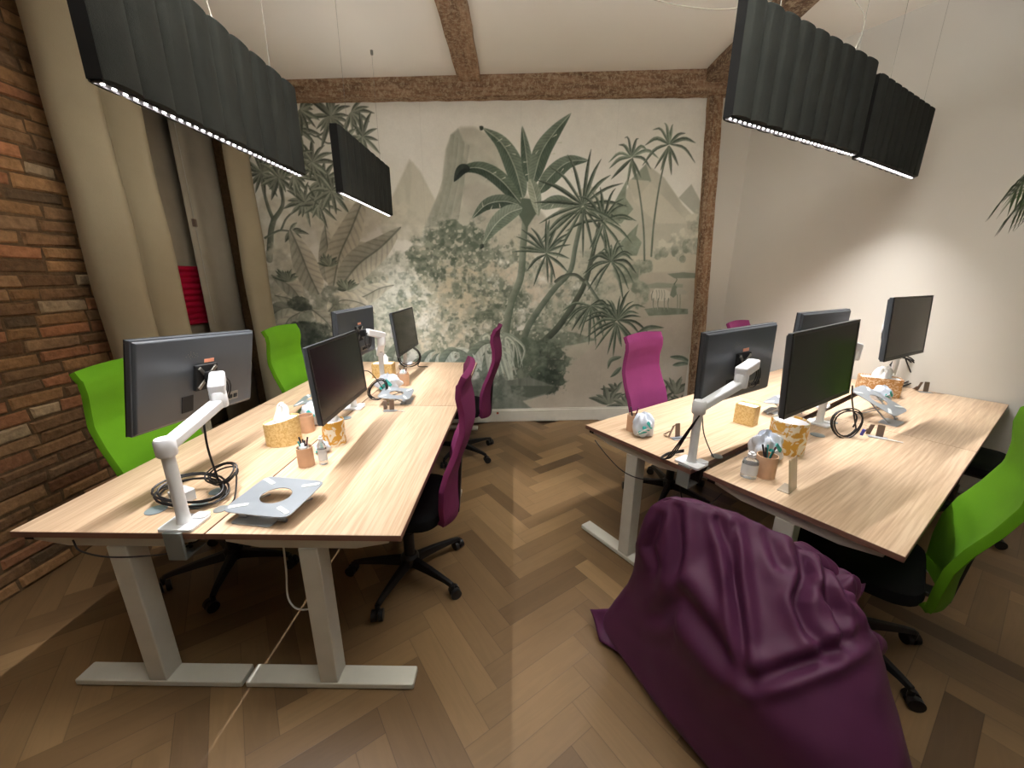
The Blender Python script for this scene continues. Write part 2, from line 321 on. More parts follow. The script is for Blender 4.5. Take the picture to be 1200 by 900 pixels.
# ---- floor: herringbone parquet, one mesh, every plank a face with its own tone
def make_floor():
    th = R(36); c, s = math.cos(th), math.sin(th); vs = []; fs = []; tone = []; uvs = []
    r = random.Random(3)
    poly = [(-2.75, -3.3), (6.2, -3.3), (6.2, 0.6), (2.35, 4.6), (-2.75, 4.1)]
    def inside(x, y):
        if x < -2.72 or y < -3.25 or x > 6.2: return False
        if y > wally(x)+.06: return False
        q = (Vector((x, y, 0))-Vector((OX, OY, 0))).dot(A2); return q < 2.98
    g = .0006
    for j in range(-14, 15):
        for i in range(-90, 120):
            bx, by = i*PW + j*PL, i*PW - j*PL
            for hv in (0, 1):
                if hv == 0: q = [(bx, by), (bx+PL, by), (bx+PL, by+PW), (bx, by+PW)]; w = [(0, 0), (PL, 0), (PL, PW), (0, PW)]
                else: q = [(bx, by+PW), (bx+PW, by+PW), (bx+PW, by+PW+PL), (bx, by+PW+PL)]; w = [(0, 0), (0, PW), (PL, PW), (PL, 0)]
                q = [(c*x-s*y+.034, s*x+c*y+1.776-.0) for x, y in q]
                mx = sum(p[0] for p in q)/4; my = sum(p[1] for p in q)/4
                if not inside(mx, my): continue
                o = len(vs); vs += [(x, y, 0) for x, y in q]; fs.append((o, o+1, o+2, o+3) if hv == 0 else (o, o+1, o+2, o+3))
                tone.append(min(1, max(0, r.gauss(.5, .2)))); uvs += w
    # a thin screed below closes the parquet towards the walls
    me = bpy.data.meshes.new('floor'); o = len(vs)
    vs += [(-2.9, -3.4, -.02), (7, -3.4, -.02), (7, 5.2, -.02), (-2.9, 5.2, -.02)]; fs.append((o, o+1, o+2, o+3)); tone.append(.3); uvs += [(0, 0)]*4
    vs += [(-2.9, -3.4, -.12), (7, -3.4, -.12), (7, 5.2, -.12), (-2.9, 5.2, -.12)]; fs.append((o+7, o+6, o+5, o+4)); tone.append(.3); uvs += [(0, 0)]*4
    me.from_pydata(vs, [], fs)
    at = me.attributes.new('plank', 'FLOAT', 'FACE'); at.data.foreach_set('value', tone)
    ul = me.uv_layers.new(name='plank_uv'); ul.data.foreach_set('uv', [x for w in uvs for x in w])
    ob = link('floor', me, parquet()); ob['kind'] = 'structure'
make_floor()

# ---- ceiling (old house: it rises slightly to the right)
cb = MB(); x0, x1, y0, y1 = -3.0, 7.2, -3.6, 5.4
cb.add([(x0, y0, ceilz(x0)), (x1, y0, ceilz(x1)), (x1, y1, ceilz(x1)), (x0, y1, ceilz(x0)), (x0, y0, ceilz(x0)+.2), (x1, y0, ceilz(x1)+.2), (x1, y1, ceilz(x1)+.2), (x0, y1, ceilz(x0)+.2)],
       [(0, 1, 2, 3), (7, 6, 5, 4), (0, 4, 5, 1), (1, 5, 6, 2), (2, 6, 7, 3), (3, 7, 4, 0)])
struct('ceiling', cb, M['ceil'])
# ---- walls
RW0 = RP(2.80, -.78); RW1 = RP(2.865, 1.44); rdir = (RW1-RW0).normalized()
# corner between back and right wall
tt = (WB + WK*RW0.x - RW0.y)/(rdir.y - WK*rdir.x); CORN = RW0 + rdir*tt
RWE = RW0 + rdir*6.6
def wallpanel(name, P, Q, z0, z1f, th, m, side=1):
    P, Q = Vector(P), Vector(Q); d = (Q-P).normalized(); n = Vector((-d.y, d.x, 0))*side*th
    mb = MB(); vs = []
    for a in (P, Q, Q+n, P+n): vs.append((a.x, a.y, z0))
    for a in (P, Q, Q+n, P+n): vs.append((a.x, a.y, z1f(a.x)+.1))
    mb.add(vs, [(3, 2, 1, 0), (4, 5, 6, 7), (0, 1, 5, 4), (1, 2, 6, 5), (2, 3, 7, 6), (3, 0, 4, 7)])
    return struct(name, mb, m)
wallpanel('wall_back', (XL-.3, wally(XL-.3), 0), (CORN.x+.2, wally(CORN.x+.2), 0), -.02, ceilz, .2, M['plaster'])
wallpanel('wall_right', CORN, RWE, -.02, ceilz, .2, M['plaster'], 1)
wallpanel('wall_front', (XL-.3, -3.3, 0), (7.0, -3.3, 0), -.02, ceilz, .2, M['plaster'], -1)
# left wall: masonry with a window opening near the mural corner
WY0, WY1, WZ0, WZ1 = 2.72, 3.9, .25, 3.02
wl = MB(); zt = ceilz(XL)+.05
wl.box(XL-.35, XL, -3.4, WY0, -.02, zt).box(XL-.35, XL, WY1, 4.2, -.02, zt).box(XL-.35, XL, WY0, WY1, -.02, WZ0).box(XL-.35, XL, WY0, WY1, WZ1, zt)
def bricks(mb, y0, y1, z0, z1):
    cols = []; r = random.Random(11); z = z0; row = 0
    pal = [(140, 106, 72), (150, 114, 78), (130, 98, 68), (152, 118, 84), (146, 102, 72), (134, 106, 78), (156, 108, 76), (126, 96, 68)]
    while z < z1:
        h = r.uniform(.056, .066); y = y0 - r.uniform(0, .2); 
        while y < y1:
            L_ = r.choice((.24, .25, .26, .13, .25)); a, b_ = max(y, y0), min(y+L_, y1)
            if b_-a > .03:
                d = r.uniform(.004, .013); e = .008; j = lambda k=.006: r.uniform(-k, k)
                A = [(XL, a+j(), z+j()), (XL, b_+j(), z+j()), (XL, b_+j(), z+h+j()), (XL, a+j(), z+h+j())]
                B_ = [(XL+d+j(.003), p[1]+(e if i in (0, 3) else -e), p[2]+(e if i < 2 else -e)) for i, p in enumerate(A)]
                q = r.random(); col = r.choice(pal)
                if q < .06: col = (178, 154, 122)
                elif q < .10: col = (98, 80, 60)
                f = r.uniform(.85, 1.12); col = tuple(min(255, x*f) for x in col)
                mb.add(A+B_, [(4, 5, 6, 7), (0, 1, 5, 4), (1, 2, 6, 5), (2, 3, 7, 6), (3, 0, 4, 7)]); cols += [col]*5
            y += L_+r.uniform(.008, .016)
        z += h+r.uniform(.008, .014); row += 1
    return cols
nb = len(wl.f); bc = bricks(wl, -3.25, 2.66, .01, zt-.08)
wlo = struct('wall_left', wl, vcol('old_brickwork', bump=(40, .8), noise=.3, ns=30))
ca = wlo.data.attributes.new('col', 'FLOAT_COLOR', 'FACE'); flat = []
for c_ in [(104, 82, 58)]*nb+bc: flat += [*lin(c_), 1]
ca.data.foreach_set('color', flat)
# window in the reveal
wf = MB(); yy0, yy1 = WY0+.005, WY1-.005
for a, b_ in ((yy0, yy0+.06), (yy1-.06, yy1), (3.29, 3.35)): wf.box(XL-.31, XL-.25, a, b_, WZ0+.005, WZ1-.005)
wf.box(XL-.31, XL-.25, yy0, yy1, WZ0+.005, WZ0+.07).box(XL-.31, XL-.25, yy0, yy1, WZ1-.07, WZ1-.005).box(XL-.31, XL-.25, yy0, yy1, 2.2, 2.26)
w1 = struct('window_1', wf, M['wframe'], .004)
MB().box(XL-.285, XL-.279, yy0+.01, yy1-.01, WZ0+.02, WZ1-.02).build('window_pane', M['glass'], w1)
MB().box(XL-.36, XL-.345, WY0-.1, WY1+.1, WZ0-.1, WZ1+.1).build('shutter', M['blind'], w1)

# ---- skirting along the mural
def wallbox(mb, xa, xb, z0, z1, d0, d1):
    vs = []
    for z in (z0, z1):
        for x, d in ((xa, d0), (xb, d0), (xb, d1), (xa, d1)): vs.append((x+WK*d, wally(x)-d, z))
    return mb.add(vs, [(3, 2, 1, 0), (4, 5, 6, 7), (0, 1, 5, 4), (1, 2, 6, 5), (2, 3, 7, 6), (3, 0, 4, 7)])
bb = MB(); wallbox(bb, XL+.03, -.42, .002, .145, 0, .045); wallbox(bb, -.418, 1.92, .002, .135, 0, .032); wallbox(bb, XL+.03, 1.92, .135, .15, 0, .012)
struct('baseboard_back', bb, M['base'], .004)
for i, (u, v) in enumerate(((574, 483), (583, 482.5))):
    P = atw(u, v); mb = MB(); wallbox(mb, P.x-.012, P.x+.012, P.z-.012, P.z+.012, .045, .05)
    o = mb.build('skirting_socket', M['socket'], None, bevel=.002)
    prop(o, 'small reddish socket %s in the white skirting below the mural' % ('on the left' if i == 0 else 'on the right'), 'socket', 'skirting sockets')

# ---- old beams
def beam(name, path, w, h, m, seed, subdiv=26):
    """hewn beam along a path, slightly irregular"""
    r = random.Random(seed); mb = MB(); P, Q = Vector(path[0]), Vector(path[1]); t = (Q-P).normalized(); up = Vector((0, 0, 1)) if abs(t.z) < .8 else Vector((0, -1, 0))
    x = t.cross(up).normalized(); u = x.cross(t); prof = [(-1, -1), (-.3, -1.03), (.35, -1), (1, -1), (1, -.2), (1, .4), (1, 1), (0, 1), (-1, 1), (-1, .3), (-1, -.4)]
    k = len(prof)
    vs = [P.lerp(Q, i/subdiv)+x*(a*w/2+r.uniform(-1, 1)*w*.022)+u*(b*h/2+r.uniform(-1, 1)*h*.022) for i in range(subdiv+1) for a, b in prof]
    fs = [(i*k+j, i*k+(j+1) % k, (i+1)*k+(j+1) % k, (i+1)*k+j) for i in range(subdiv) for j in range(k)]+[tuple(range(k)), tuple(range(subdiv*k, subdiv*k+k))[::-1]]
    mb.add(vs, fs); return struct(name, mb, m)
bz = lambda x: 3.30+.044*x
beam('trim_1', ((XL, wally(XL)-.045, bz(XL)-.0), (CORN.x-.16, wally(CORN.x-.16)-.045, bz(CORN.x))), .13, .2, old_wood('rough_old_beam', 0), 1, 50)      # over the mural
beam('trim_2', ((-.43, -3.2, 3.36), (-.43, 4.09, 3.36)), .2, .13, old_wood('planed_old_beam', 1, 1.06), 2, 40)   # ceiling beam
beam('trim_3', ((1.98, -3.2, 3.46), (1.86, 4.24, 3.45)), .21, .16, old_wood('dark_old_beam', 1, .82), 3, 40)     # ceiling beam over the right desks
pp = [atw(836, 118), atw(812, 461)]; dv = (pp[0]-pp[1]); p_bot = pp[1]-dv*((pp[1].z)/dv.z); p_top = pp[0]+dv*.01
beam('trim_4', ((p_bot.x, p_bot.y-.02, .0), (p_top.x, p_top.y-.02, p_top.z)), .135, .08, old_wood('weathered_post', 2, 1.08), 5, 40)  # post beside the mural
beam('trim_5', ((p_bot.x-.045, p_bot.y-.065, .0), (p_top.x-.045, p_top.y-.065, p_top.z-.02)), .04, .03, old_wood('weathered_batten', 2, .95), 6, 40)

# ---- curtains and blind
def curtain(name, y0, y1, z0, z1, folds, amp, label, x=XL+.13, skew=0, flare=0):
    mb = MB(); nu = folds*14+1
    ph = [rnd.uniform(-.35, .35) for _ in range(folds+2)]
    def fn(u, v):
        q = u*folds; f = abs(math.sin(PI*q))**.55
        z = z0+(z1-z0)*v; wob = .004*math.sin(3*z+q*2)+.003*math.sin(7*z+q)
        a = amp*(1+.06*math.sin(z*1.3+q))*f
        return (x-.02+a+wob*.6+.0, y0+(y1-y0)*(u+.05/folds*math.sin(2*PI*q+ph[int(q)]))+wob+flare*(1-v)*(u-.5)+skew*(1-v), z)
    mb.grid(fn, nu, 40); o = mb.build(name, M['curtain'], None, True, auto=False)
    s = o.modifiers.new('thick', 'SOLIDIFY'); s.thickness = .006; s.offset = 0
    return o
zc = ceilz(XL)-.06
c1 = curtain('curtain', 2.33, 2.86, .03, zc, 2, .17, '')
prop(c1, 'wide beige curtain with two deep folds hanging beside the brick wall', 'curtain', 'beige curtains')
c2 = curtain('curtain', 3.66, 3.97, .03, zc, 1, .1, '')
prop(c2, 'narrow beige curtain hanging in the corner against the mural', 'curtain', 'beige curtains')
rl = MB(); rl.cyl(.012, (XL+.13, 2.2, zc+.02), (XL+.13, 3.98, zc+.02), 12)
for y in (2.3, 3.1, 3.9): rl.box(XL, XL+.14, y-.008, y+.008, zc+.012, zc+.028)
prop(rl.build('curtain_rail', M['grey']), 'slim curtain rail running under the ceiling along the window wall', 'rail')
bl = MB()
def fb(u, v): return (XL-.1+.02*math.sin(u*9)*(1-.3*v), 3.40+.44*u, .27+2.7*v)
bl.grid(fb, 20, 3); o = bl.build('window_blind', M['blind2'], None, True, auto=False); s = o.modifiers.new('t', 'SOLIDIFY'); s.thickness = .004
prop(o, 'flat grey beige blind panel hanging in the window reveal between the curtains', 'blind')
MB().tube([(XL-.08, 3.44, 2.9), (XL-.075, 3.44, 2.3), (XL-.08, 3.45, 1.2)], .003, 6).build('pull_cord', M['wirew'], o)
MB().box(XL-.092, XL-.066, 3.425, 3.455, 2.0, 2.06).build('cord_cleat', M['hinge'], o, bevel=.003)
db = MB(); db.grid(lambda u, v: (XL-.2+.006*math.sin(u*30), 2.76+1.0*u, .27+2.7*v), 40, 3); o = db.build('window_blind', M['blind'], None, True, auto=False); s = o.modifiers.new('t', 'SOLIDIFY'); s.thickness = .004
prop(o, 'darker greige blind panel behind the wide curtain with a crimson cloth on it', 'blind')
P1, P2 = atx(203, 312, XL-.17), atx(241, 378, XL-.17)
mc = MB(); mc.grid(lambda u, v: (XL-.175+.012*math.sin(v*60)+.008*math.sin(u*9), P1.y-.1+(P2.y-P1.y+.16)*u, P2.z+(P1.z-P2.z)*v), 10, 60)
o = mc.build('crimson_cloth', M['magcloth'], None, True, auto=False); s = o.modifiers.new('t', 'SOLIDIFY'); s.thickness = .006
prop(o, 'crimson ribbed cloth hanging in the window gap beside the wide curtain', 'cloth')

# ================================================================== MURAL (painted wallpaper, tones held per vertex)
def make_mural():
    rs = np.random.RandomState(5)
    X0, X1, Z0, Z1, PPM = XL+.01, 2.0, .14, 3.32, 170
    W, Hh = int((X1-X0)*PPM), int((Z1-Z0)*PPM)
    def cv(u, v):
        P = atw(u, v); return ((P.x-X0)*PPM, (Z1-P.z)*PPM)
    KX = PPM/104.0                             # photo pixels -> canvas pixels (mean)
    yy, xx = np.mgrid[0:Hh, 0:W].astype(np.float32)
    def vnoise(sx, sy, seed):
        r = np.random.RandomState(seed); gw, gh = int(W/sx)+3, int(Hh/sy)+3; g = r.rand(gh, gw).astype(np.float32)
        fx, fy = xx/sx, yy/sy; ix, iy = fx.astype(int), fy.astype(int); tx, ty = fx-ix, fy-iy; tx = tx*tx*(3-2*tx); ty = ty*ty*(3-2*ty)
        return (g[iy, ix]*(1-tx)+g[iy, ix+1]*tx)*(1-ty)+(g[iy+1, ix]*(1-tx)+g[iy+1, ix+1]*tx)*ty
    def fbm(s, seed, oc=4, ay=1.0):
        o = 0; a = .5; t = 0
        for i in range(oc): o = o+a*vnoise(s/2**i, s*ay/2**i, seed+i); t += a; a *= .55
        return o/t
    n_big, n_mid, n_fine, n_leaf = fbm(90, 1), fbm(34, 20), fbm(9, 40, 3), fbm(14, 60, 4)
    n_str = fbm(9, 80, 3, 6.0)
    col = lambda c: np.array(c, np.float32)
    sky = col((232, 230, 217)); img = np.zeros((Hh, W, 3), np.float32)+sky
    img -= (n_big[..., None]-.5)*14; img *= (1-.05*np.clip(yy/Hh, 0, 1))[..., None]
    def blend(a, c, sl=None):
        nonlocal img
        if sl is None: sl = (slice(None), slice(None))
        a = np.clip(a, 0, 1)[..., None]; img[sl] = img[sl]*(1-a)+c*a
    def poly(pts, c, soft=1.5, alpha=1.0, tex=None, raw=False):
        P = np.array([cv(*p) for p in pts] if not raw else pts, np.float32)
        x0, y0 = np.floor(P.min(0)-soft-2).astype(int); x1, y1 = np.ceil(P.max(0)+soft+2).astype(int)
        x0, y0 = max(x0, 0), max(y0, 0); x1, y1 = min(x1, W), min(y1, Hh)
        if x1 <= x0 or y1 <= y0: return
        sl = (slice(y0, y1), slice(x0, x1)); X, Y = xx[sl], yy[sl]; ins = np.zeros(X.shape, bool); dm = np.full(X.shape, 1e9, np.float32)
        for i in range(len(P)):
            a, b = P[i], P[(i+1) % len(P)]
            if a[1] != b[1]:
                cond = ((a[1] > Y) != (b[1] > Y)); xi = (b[0]-a[0])*(Y-a[1])/(b[1]-a[1])+a[0]; ins ^= cond & (X < xi)
            d = b-a; L2 = (d**2).sum()+1e-9; t = np.clip(((X-a[0])*d[0]+(Y-a[1])*d[1])/L2, 0, 1); dm = np.minimum(dm, np.hypot(X-a[0]-t*d[0], Y-a[1]-t*d[1]))
        sd = np.where(ins, dm, -dm); al = np.clip(.5+sd/soft, 0, 1)*alpha
        cc = col(c)
        if tex is not None: cc = cc+tex[sl][..., None]
        blend(al, cc, sl)
    def spine(pts, n=26):
        q = bez([(p[0], p[1], 0) for p in pts], 10); Q = np.array([[p.x, p.y] for p in q], np.float32)
        s = np.concatenate([[0], np.cumsum(np.hypot(*(Q[1:]-Q[:-1]).T))]); t = np.linspace(0, s[-1], n)
        return np.stack([np.interp(t, s, Q[:, 0]), np.interp(t, s, Q[:, 1])], 1), s[-1]
    def leaf(pts, w, cd, cl, vein=0, mid=None, prof=.7, raw=False, alpha=1.0, n=22, aa=1.2, asym=0, fade=None):
        """leaf along a spine; half width w (canvas px); cd/cl the tones of its two halves"""
        P = [cv(*p) for p in pts] if not raw else pts
        S, Ln = spine(P, n); x0, y0 = np.floor(S.min(0)-w-3).astype(int); x1, y1 = np.ceil(S.max(0)+w+3).astype(int)
        x0, y0 = max(x0, 0), max(y0, 0); x1, y1 = min(x1, W), min(y1, Hh)
        if x1 <= x0 or y1 <= y0: return
        sl = (slice(y0, y1), slice(x0, x1)); X, Y = xx[sl], yy[sl]; best = np.full(X.shape, 1e9, np.float32); T = np.zeros_like(best); D = np.zeros_like(best)
        for i in range(n-1):
            a, b = S[i], S[i+1]; d = b-a; L2 = (d**2).sum()+1e-9; t = np.clip(((X-a[0])*d[0]+(Y-a[1])*d[1])/L2, 0, 1)
            px, py = X-a[0]-t*d[0], Y-a[1]-t*d[1]; ds = np.hypot(px, py); m_ = ds < best
            best[m_] = ds[m_]; T[m_] = ((i+t)/(n-1))[m_]; D[m_] = (np.sign(d[0]*py-d[1]*px)*ds)[m_]
        hw = w*np.clip(np.sin(PI*np.clip(T, 0, 1)**prof), 0, 1)**.8+.25
        al = np.clip((hw-best)/aa+.5, 0, 1)*alpha
        sh = (D > 0).astype(np.float32); c = col(cd)*(1-sh[..., None])+col(cl)*sh[..., None]
        r = np.abs(D)/(hw+1e-3); c = c*(1+.1*(r-.5))[..., None]
        if vein:
            vv = np.sin((T*Ln+np.abs(D)*.9)*vein); c = c*(1-.10*np.clip(vv, 0, 1))[..., None]
        if mid is not None:
            mm = np.clip(1.3-best/max(.8, w*.07), 0, 1)[..., None]; c = c*(1-mm)+col(mid)*mm
        c = c+(n_fine[sl]-.5)[..., None]*22
        if fade is not None: al = al*np.clip(fade[0]+(fade[1]-fade[0])*T, 0, 1)
        blend(al, c, sl)
    def stroke(pts, w0, w1, cd, cl, raw=False, alpha=1.0):
        P = [cv(*p) for p in pts] if not raw else pts
        w0, w1 = w0*KX*.85, w1*KX*.85; S, Ln = spine(P, 30); w = max(w0, w1); x0, y0 = np.floor(S.min(0)-w-3).astype(int); x1, y1 = np.ceil(S.max(0)+w+3).astype(int)
        x0, y0 = max(x0, 0), max(y0, 0); x1, y1 = min(x1, W), min(y1, Hh)
        if x1 <= x0 or y1 <= y0: return
        sl = (slice(y0, y1), slice(x0, x1)); X, Y = xx[sl], yy[sl]; best = np.full(X.shape, 1e9, np.float32); T = np.zeros_like(best); D = np.zeros_like(best)
        for i in range(29):
            a, b = S[i], S[i+1]; d = b-a; L2 = (d**2).sum()+1e-9; t = np.clip(((X-a[0])*d[0]+(Y-a[1])*d[1])/L2, 0, 1)
            px, py = X-a[0]-t*d[0], Y-a[1]-t*d[1]; ds = np.hypot(px, py); m_ = ds < best
            best[m_] = ds[m_]; T[m_] = ((i+t)/29)[m_]; D[m_] = (np.sign(d[0]*py-d[1]*px)*ds)[m_]
        hw = (w0+(w1-w0)*T)/2; al = np.clip(hw-best+.5, 0, 1)*alpha; k = np.clip(.5+D/(2*hw+.01), 0, 1)[..., None]
        blend(al, col(cd)*(1-k)+col(cl)*k+(n_fine[sl]-.5)[..., None]*20, sl)
    def bush(u, v, ru, rv, cd, cl, dens=.5, tex=None, soft=.35, alpha=.95):
        cx, cy = cv(u, v); ex, ey = cv(u+ru, v); rx = abs(ex-cx); ex, ey = cv(u, v+rv); ry = abs(ey-cy)
        d = np.hypot((xx-cx)/rx, (yy-cy)/ry); t = n_leaf if tex is None else tex
        edge = np.clip((1-d)/soft, 0, 1)
        a = np.clip((edge+(t-.5)*1.6-.35)*3.0, 0, 1)*np.clip((1.18-d)*6, 0, 1)*alpha
        k = np.clip((n_fine*.55+n_mid*.45-.5)*3.2+.5-(yy-cy)/ry*.15, 0, 1)[..., None]
        blend(a*np.clip(dens+(t-.4)*2.2, 0, 1), col(cd)*(1-k)+col(cl)*k)
    def tuft(u, v, r, n, cd, cl, a0=0, a1=360, w=2.2, droop=.25, seed=0, jit=.25):
        q = random.Random(seed*17+int(u)); cx, cy = cv(u, v)
        for i in range(n):
            a = R(a0+(a1-a0)*(i+.5)/n+q.uniform(-8, 8)); L_ = r*KX*q.uniform(1-jit, 1+jit*.5)
            tx, ty = cx+L_*math.cos(a), cy-L_*math.sin(a)+droop*L_*q.uniform(.5, 1.2); mx, my = cx+.55*L_*math.cos(a), cy-.6*L_*math.sin(a)
            f = q.uniform(.85, 1.15); leaf([(cx, cy), (mx, my), (tx, ty)], w*KX*q.uniform(.7, 1.1), tuple(x*f for x in cd), tuple(x*f for x in cl), raw=True, n=9, prof=.85, aa=1.1)
    G0, G1, G2, G3, G4 = (72, 80, 66), (98, 108, 90), (128, 136, 116), (154, 158, 138), (182, 182, 160)
    pale = (196, 192, 170)
    # ---------- far mountains
    poly([(440, 262), (462, 226), (480, 187), (492, 200), (510, 235), (530, 265)], (196, 194, 174), 4, .9, (n_str-.5)*20)
    poly([(478, 268), (484, 190), (500, 218), (530, 270)], (208, 204, 184), 3, .6)
    poly([(498, 262), (508, 238), (518, 222), (520, 198), (523, 175), (529, 158), (540, 149), (556, 149), (574, 158), (590, 172), (606, 215), (628, 240), (650, 268), (668, 300), (520, 300)], (196, 194, 176), 5, .95, (n_mid-.5)*34)
    poly([(498, 266), (508, 240), (518, 222), (520, 198), (523, 175), (529, 158), (537, 151), (541, 160), (546, 172), (543, 182), (549, 196), (543, 206), (546, 222), (536, 240), (528, 266)], (168, 170, 152), 3, .9, (n_str-.5)*50)
    poly([(543, 165), (560, 172), (580, 190), (590, 215), (570, 214), (556, 200)], (178, 178, 160), 6, .7, (n_mid-.5)*50)
    poly([(530, 222), (560, 214), (600, 226), (640, 262), (560, 262)], (184, 180, 164), 7, .6, (n_mid-.5)*60)
    for k, (a, b) in enumerate(((528, 508), (533, 516), (540, 524), (546, 534))): stroke([(a+2, 160+k*4), (a-3, 200), (b, 255)], 5, 8, (150, 152, 134), (172, 172, 152), alpha=.6)
    poly([(640, 262), (668, 232), (690, 215), (706, 232), (722, 238), (757, 192), (778, 208), (800, 240), (820, 262), (825, 330), (640, 330)], (190, 188, 168), 2.5, .95, (n_mid-.5)*26)
    poly([(757, 192), (763, 212), (745, 235), (735, 215)], (142, 150, 130), 2, .8)
    poly([(735, 210), (760, 212), (792, 246), (806, 262), (770, 262), (742, 236)], (206, 202, 182), 2, .8)
    poly([(795, 232), (810, 216), (826, 246), (826, 262)], (168, 170, 152), 2, .8)
    poly([(706, 262), (735, 210), (733, 232), (742, 245), (728, 262)], (134, 144, 122), 1.5, .9, (n_fine-.5)*40)
    poly([(712, 300), (748, 262), (745, 276), (752, 284), (746, 300)], (132, 142, 120), 1.5, .9, (n_fine-.5)*40)
    bush(470, 262, 34, 26, (186, 184, 164), (208, 204, 184), .6, n_mid); bush(400, 250, 60, 40, (194, 190, 170), (210, 206, 186), .5, n_mid); bush(340, 265, 50, 40, (188, 184, 164), (206, 202, 182), .5, n_mid)
    bush(600, 275, 60, 30, (176, 172, 154), (198, 194, 174), .6, n_mid)
    # ---------- river plain on the right
    poly([(560, 500), (580, 440), (600, 400), (690, 345), (740, 305), (830, 298), (840, 510), (560, 520)], (186, 180, 160), 6, 1, (n_mid-.5)*26)
    poly([(740, 300), (830, 296), (830, 316), (750, 320)], (198, 194, 172), 3, .9)
    poly([(590, 500), (640, 455), (700, 400), (760, 372), (830, 366), (840, 510)], (190, 180, 162), 3, .9, (n_mid-.5)*16)
    poly([(756, 334), (770, 331), (800, 333), (800, 337), (756, 338)], G3, 2, .9); poly([(782, 321), (800, 319), (826, 321), (826, 326), (790, 326)], G2, 1.6, .9)
    for i, (u, v, r1, r2) in enumerate(((775, 292, 12, 13), (789, 288, 12, 16), (802, 284, 13, 18), (815, 285, 12, 22), (768, 297, 8, 8), (797, 300, 8, 9), (812, 262, 12, 14), (822, 250, 10, 14))):
        bush(u, v, r1, r2, G3, (208, 206, 186), 1.0, n_fine, .5); bush(u+3, v+4, r1*.6, r2*.6, G2, G3, .5, n_leaf)
    # grazing animals and their bank
    poly([(755, 362), (772, 360), (806, 362), (806, 368), (760, 370)], G2, 1.5, .95, (n_fine-.5)*40)
    poly([(762, 343), (768, 338), (780, 339), (785, 342), (785, 350), (778, 353), (768, 352), (764, 350)], (206, 202, 184), 1.2)
    for u in (765.5, 771, 778.5, 783): stroke([(u, 350), (u-.8, 356), (u, 362.5)], 2.2, 1.1, G1, (206, 202, 184))
    poly([(785, 346), (787, 338), (790, 333), (793, 336), (793, 345), (789, 349)], G2, 1.2); stroke([(790, 333), (793, 328), (792, 326)], 1.4, .7, G1, G1)
    for u in (793.5, 796.5): stroke([(u, 343), (u+.3, 353), (u, 362)], 1.6, .9, G2, G3)
    poly([(792, 338), (800, 339), (806, 342), (803, 345), (793, 345)], (176, 174, 156), 1.2); stroke([(765, 341), (763.5, 346), (764, 352)], 1, .8, G1, G1)
    for u in (769, 772, 775, 778): stroke([(u, 340), (u+.8, 345), (u, 351)], .9, .7, G2, G2, alpha=.8)
    # ---------- mid foliage
    bush(700, 330, 60, 40, G3, pale, .5); bush(735, 318, 20, 18, G2, G4, .8); bush(752, 312, 16, 10, G2, G4, .7); bush(680, 350, 44, 26, G2, G4, .5); bush(748, 345, 14, 20, G2, G4, .8)
    poly([(700, 362), (712, 345), (733, 336), (745, 345), (740, 366), (706, 370)], (200, 196, 176), 2, .6)
    poly([(603, 388), (640, 384), (675, 390), (700, 398), (672, 404), (620, 410), (600, 404)], G2, 2.5, .9, (n_fine-.5)*50)
    bush(590, 330, 46, 60, G3, pale, .6); bush(625, 345, 52, 48, G3, (206, 196, 174), .7); bush(648, 372, 44, 22, G2, G4, .6); bush(600, 362, 26, 30, G1, G3, .6); bush(590, 300, 20, 16, G1, G3, .5)
    bush(455, 350, 58, 60, G3, (204, 206, 190), .7); bush(440, 392, 70, 42, G2, (196, 198, 182), .6); bush(425, 320, 34, 40, G3, pale, .5)
    bush(530, 375, 70, 60, G3, (204, 196, 172), .75); bush(500, 300, 26, 34, G1, G3, .9); bush(535, 285, 40, 28, G1, G3, .95); bush(514, 312, 36, 36, G1, G3, .8); bush(560, 330, 34, 40, G2, (196, 188, 164), .8)
    bush(545, 345, 44, 44, G2, (202, 194, 168), .7, n_fine); bush(528, 270, 22, 16, G1, G2, .9); bush(497, 345, 20, 26, G2, G4, .6)
    bush(560, 300, 20, 20, G1, G3, .7); bush(572, 372, 20, 24, G1, G3, .6); bush(590, 395, 22, 26, G1, G2, .5); bush(540, 402, 40, 24, G2, (198, 190, 166), .7)
    # fine leaf dabs over the foliage masses
    lum = img.mean(2); cx, cy = cv(565, 345); ex, _ = cv(715, 345); _, ey = cv(565, 432); reg = np.clip((1.05-np.hypot((xx-cx)/(ex-cx), (yy-cy)/(ey-cy)))*4, 0, 1)*np.clip((192-lum)/30, 0, 1)
    nd, ne = fbm(6, 300, 2), fbm(7, 320, 2)
    blend(np.clip((nd-.60)*9, 0, 1)*reg*.75, col((206, 202, 182))); blend(np.clip((ne-.62)*9, 0, 1)*reg*.6, col((96, 104, 88)))
    cx, cy = cv(450, 360); ex, _ = cv(520, 345); _, ey = cv(450, 425); reg = np.clip((1.05-np.hypot((xx-cx)/(ex-cx), (yy-cy)/(ey-cy)))*4, 0, 1)
    blend(np.clip((nd-.58)*9, 0, 1)*reg*.6, col((216, 216, 202))); blend(np.clip((ne-.60)*9, 0, 1)*reg*.5, col((132, 140, 124)))
    # ---------- banana tree and palm trunks
    tc, tl = (92, 102, 86), (136, 142, 122)
    stroke([(616, 252), (613, 290), (610, 325), (600, 352), (594, 380), (592, 405)], 8, 10, G1, (150, 156, 136))
    stroke([(684, 245), (674, 290), (668, 318), (650, 338), (632, 362), (618, 385), (612, 405)], 5, 9, tc, tl)
    stroke([(702, 262), (694, 300), (686, 330), (675, 352), (655, 382), (636, 402), (627, 418)], 4.5, 10, (70, 76, 62), (104, 110, 92))
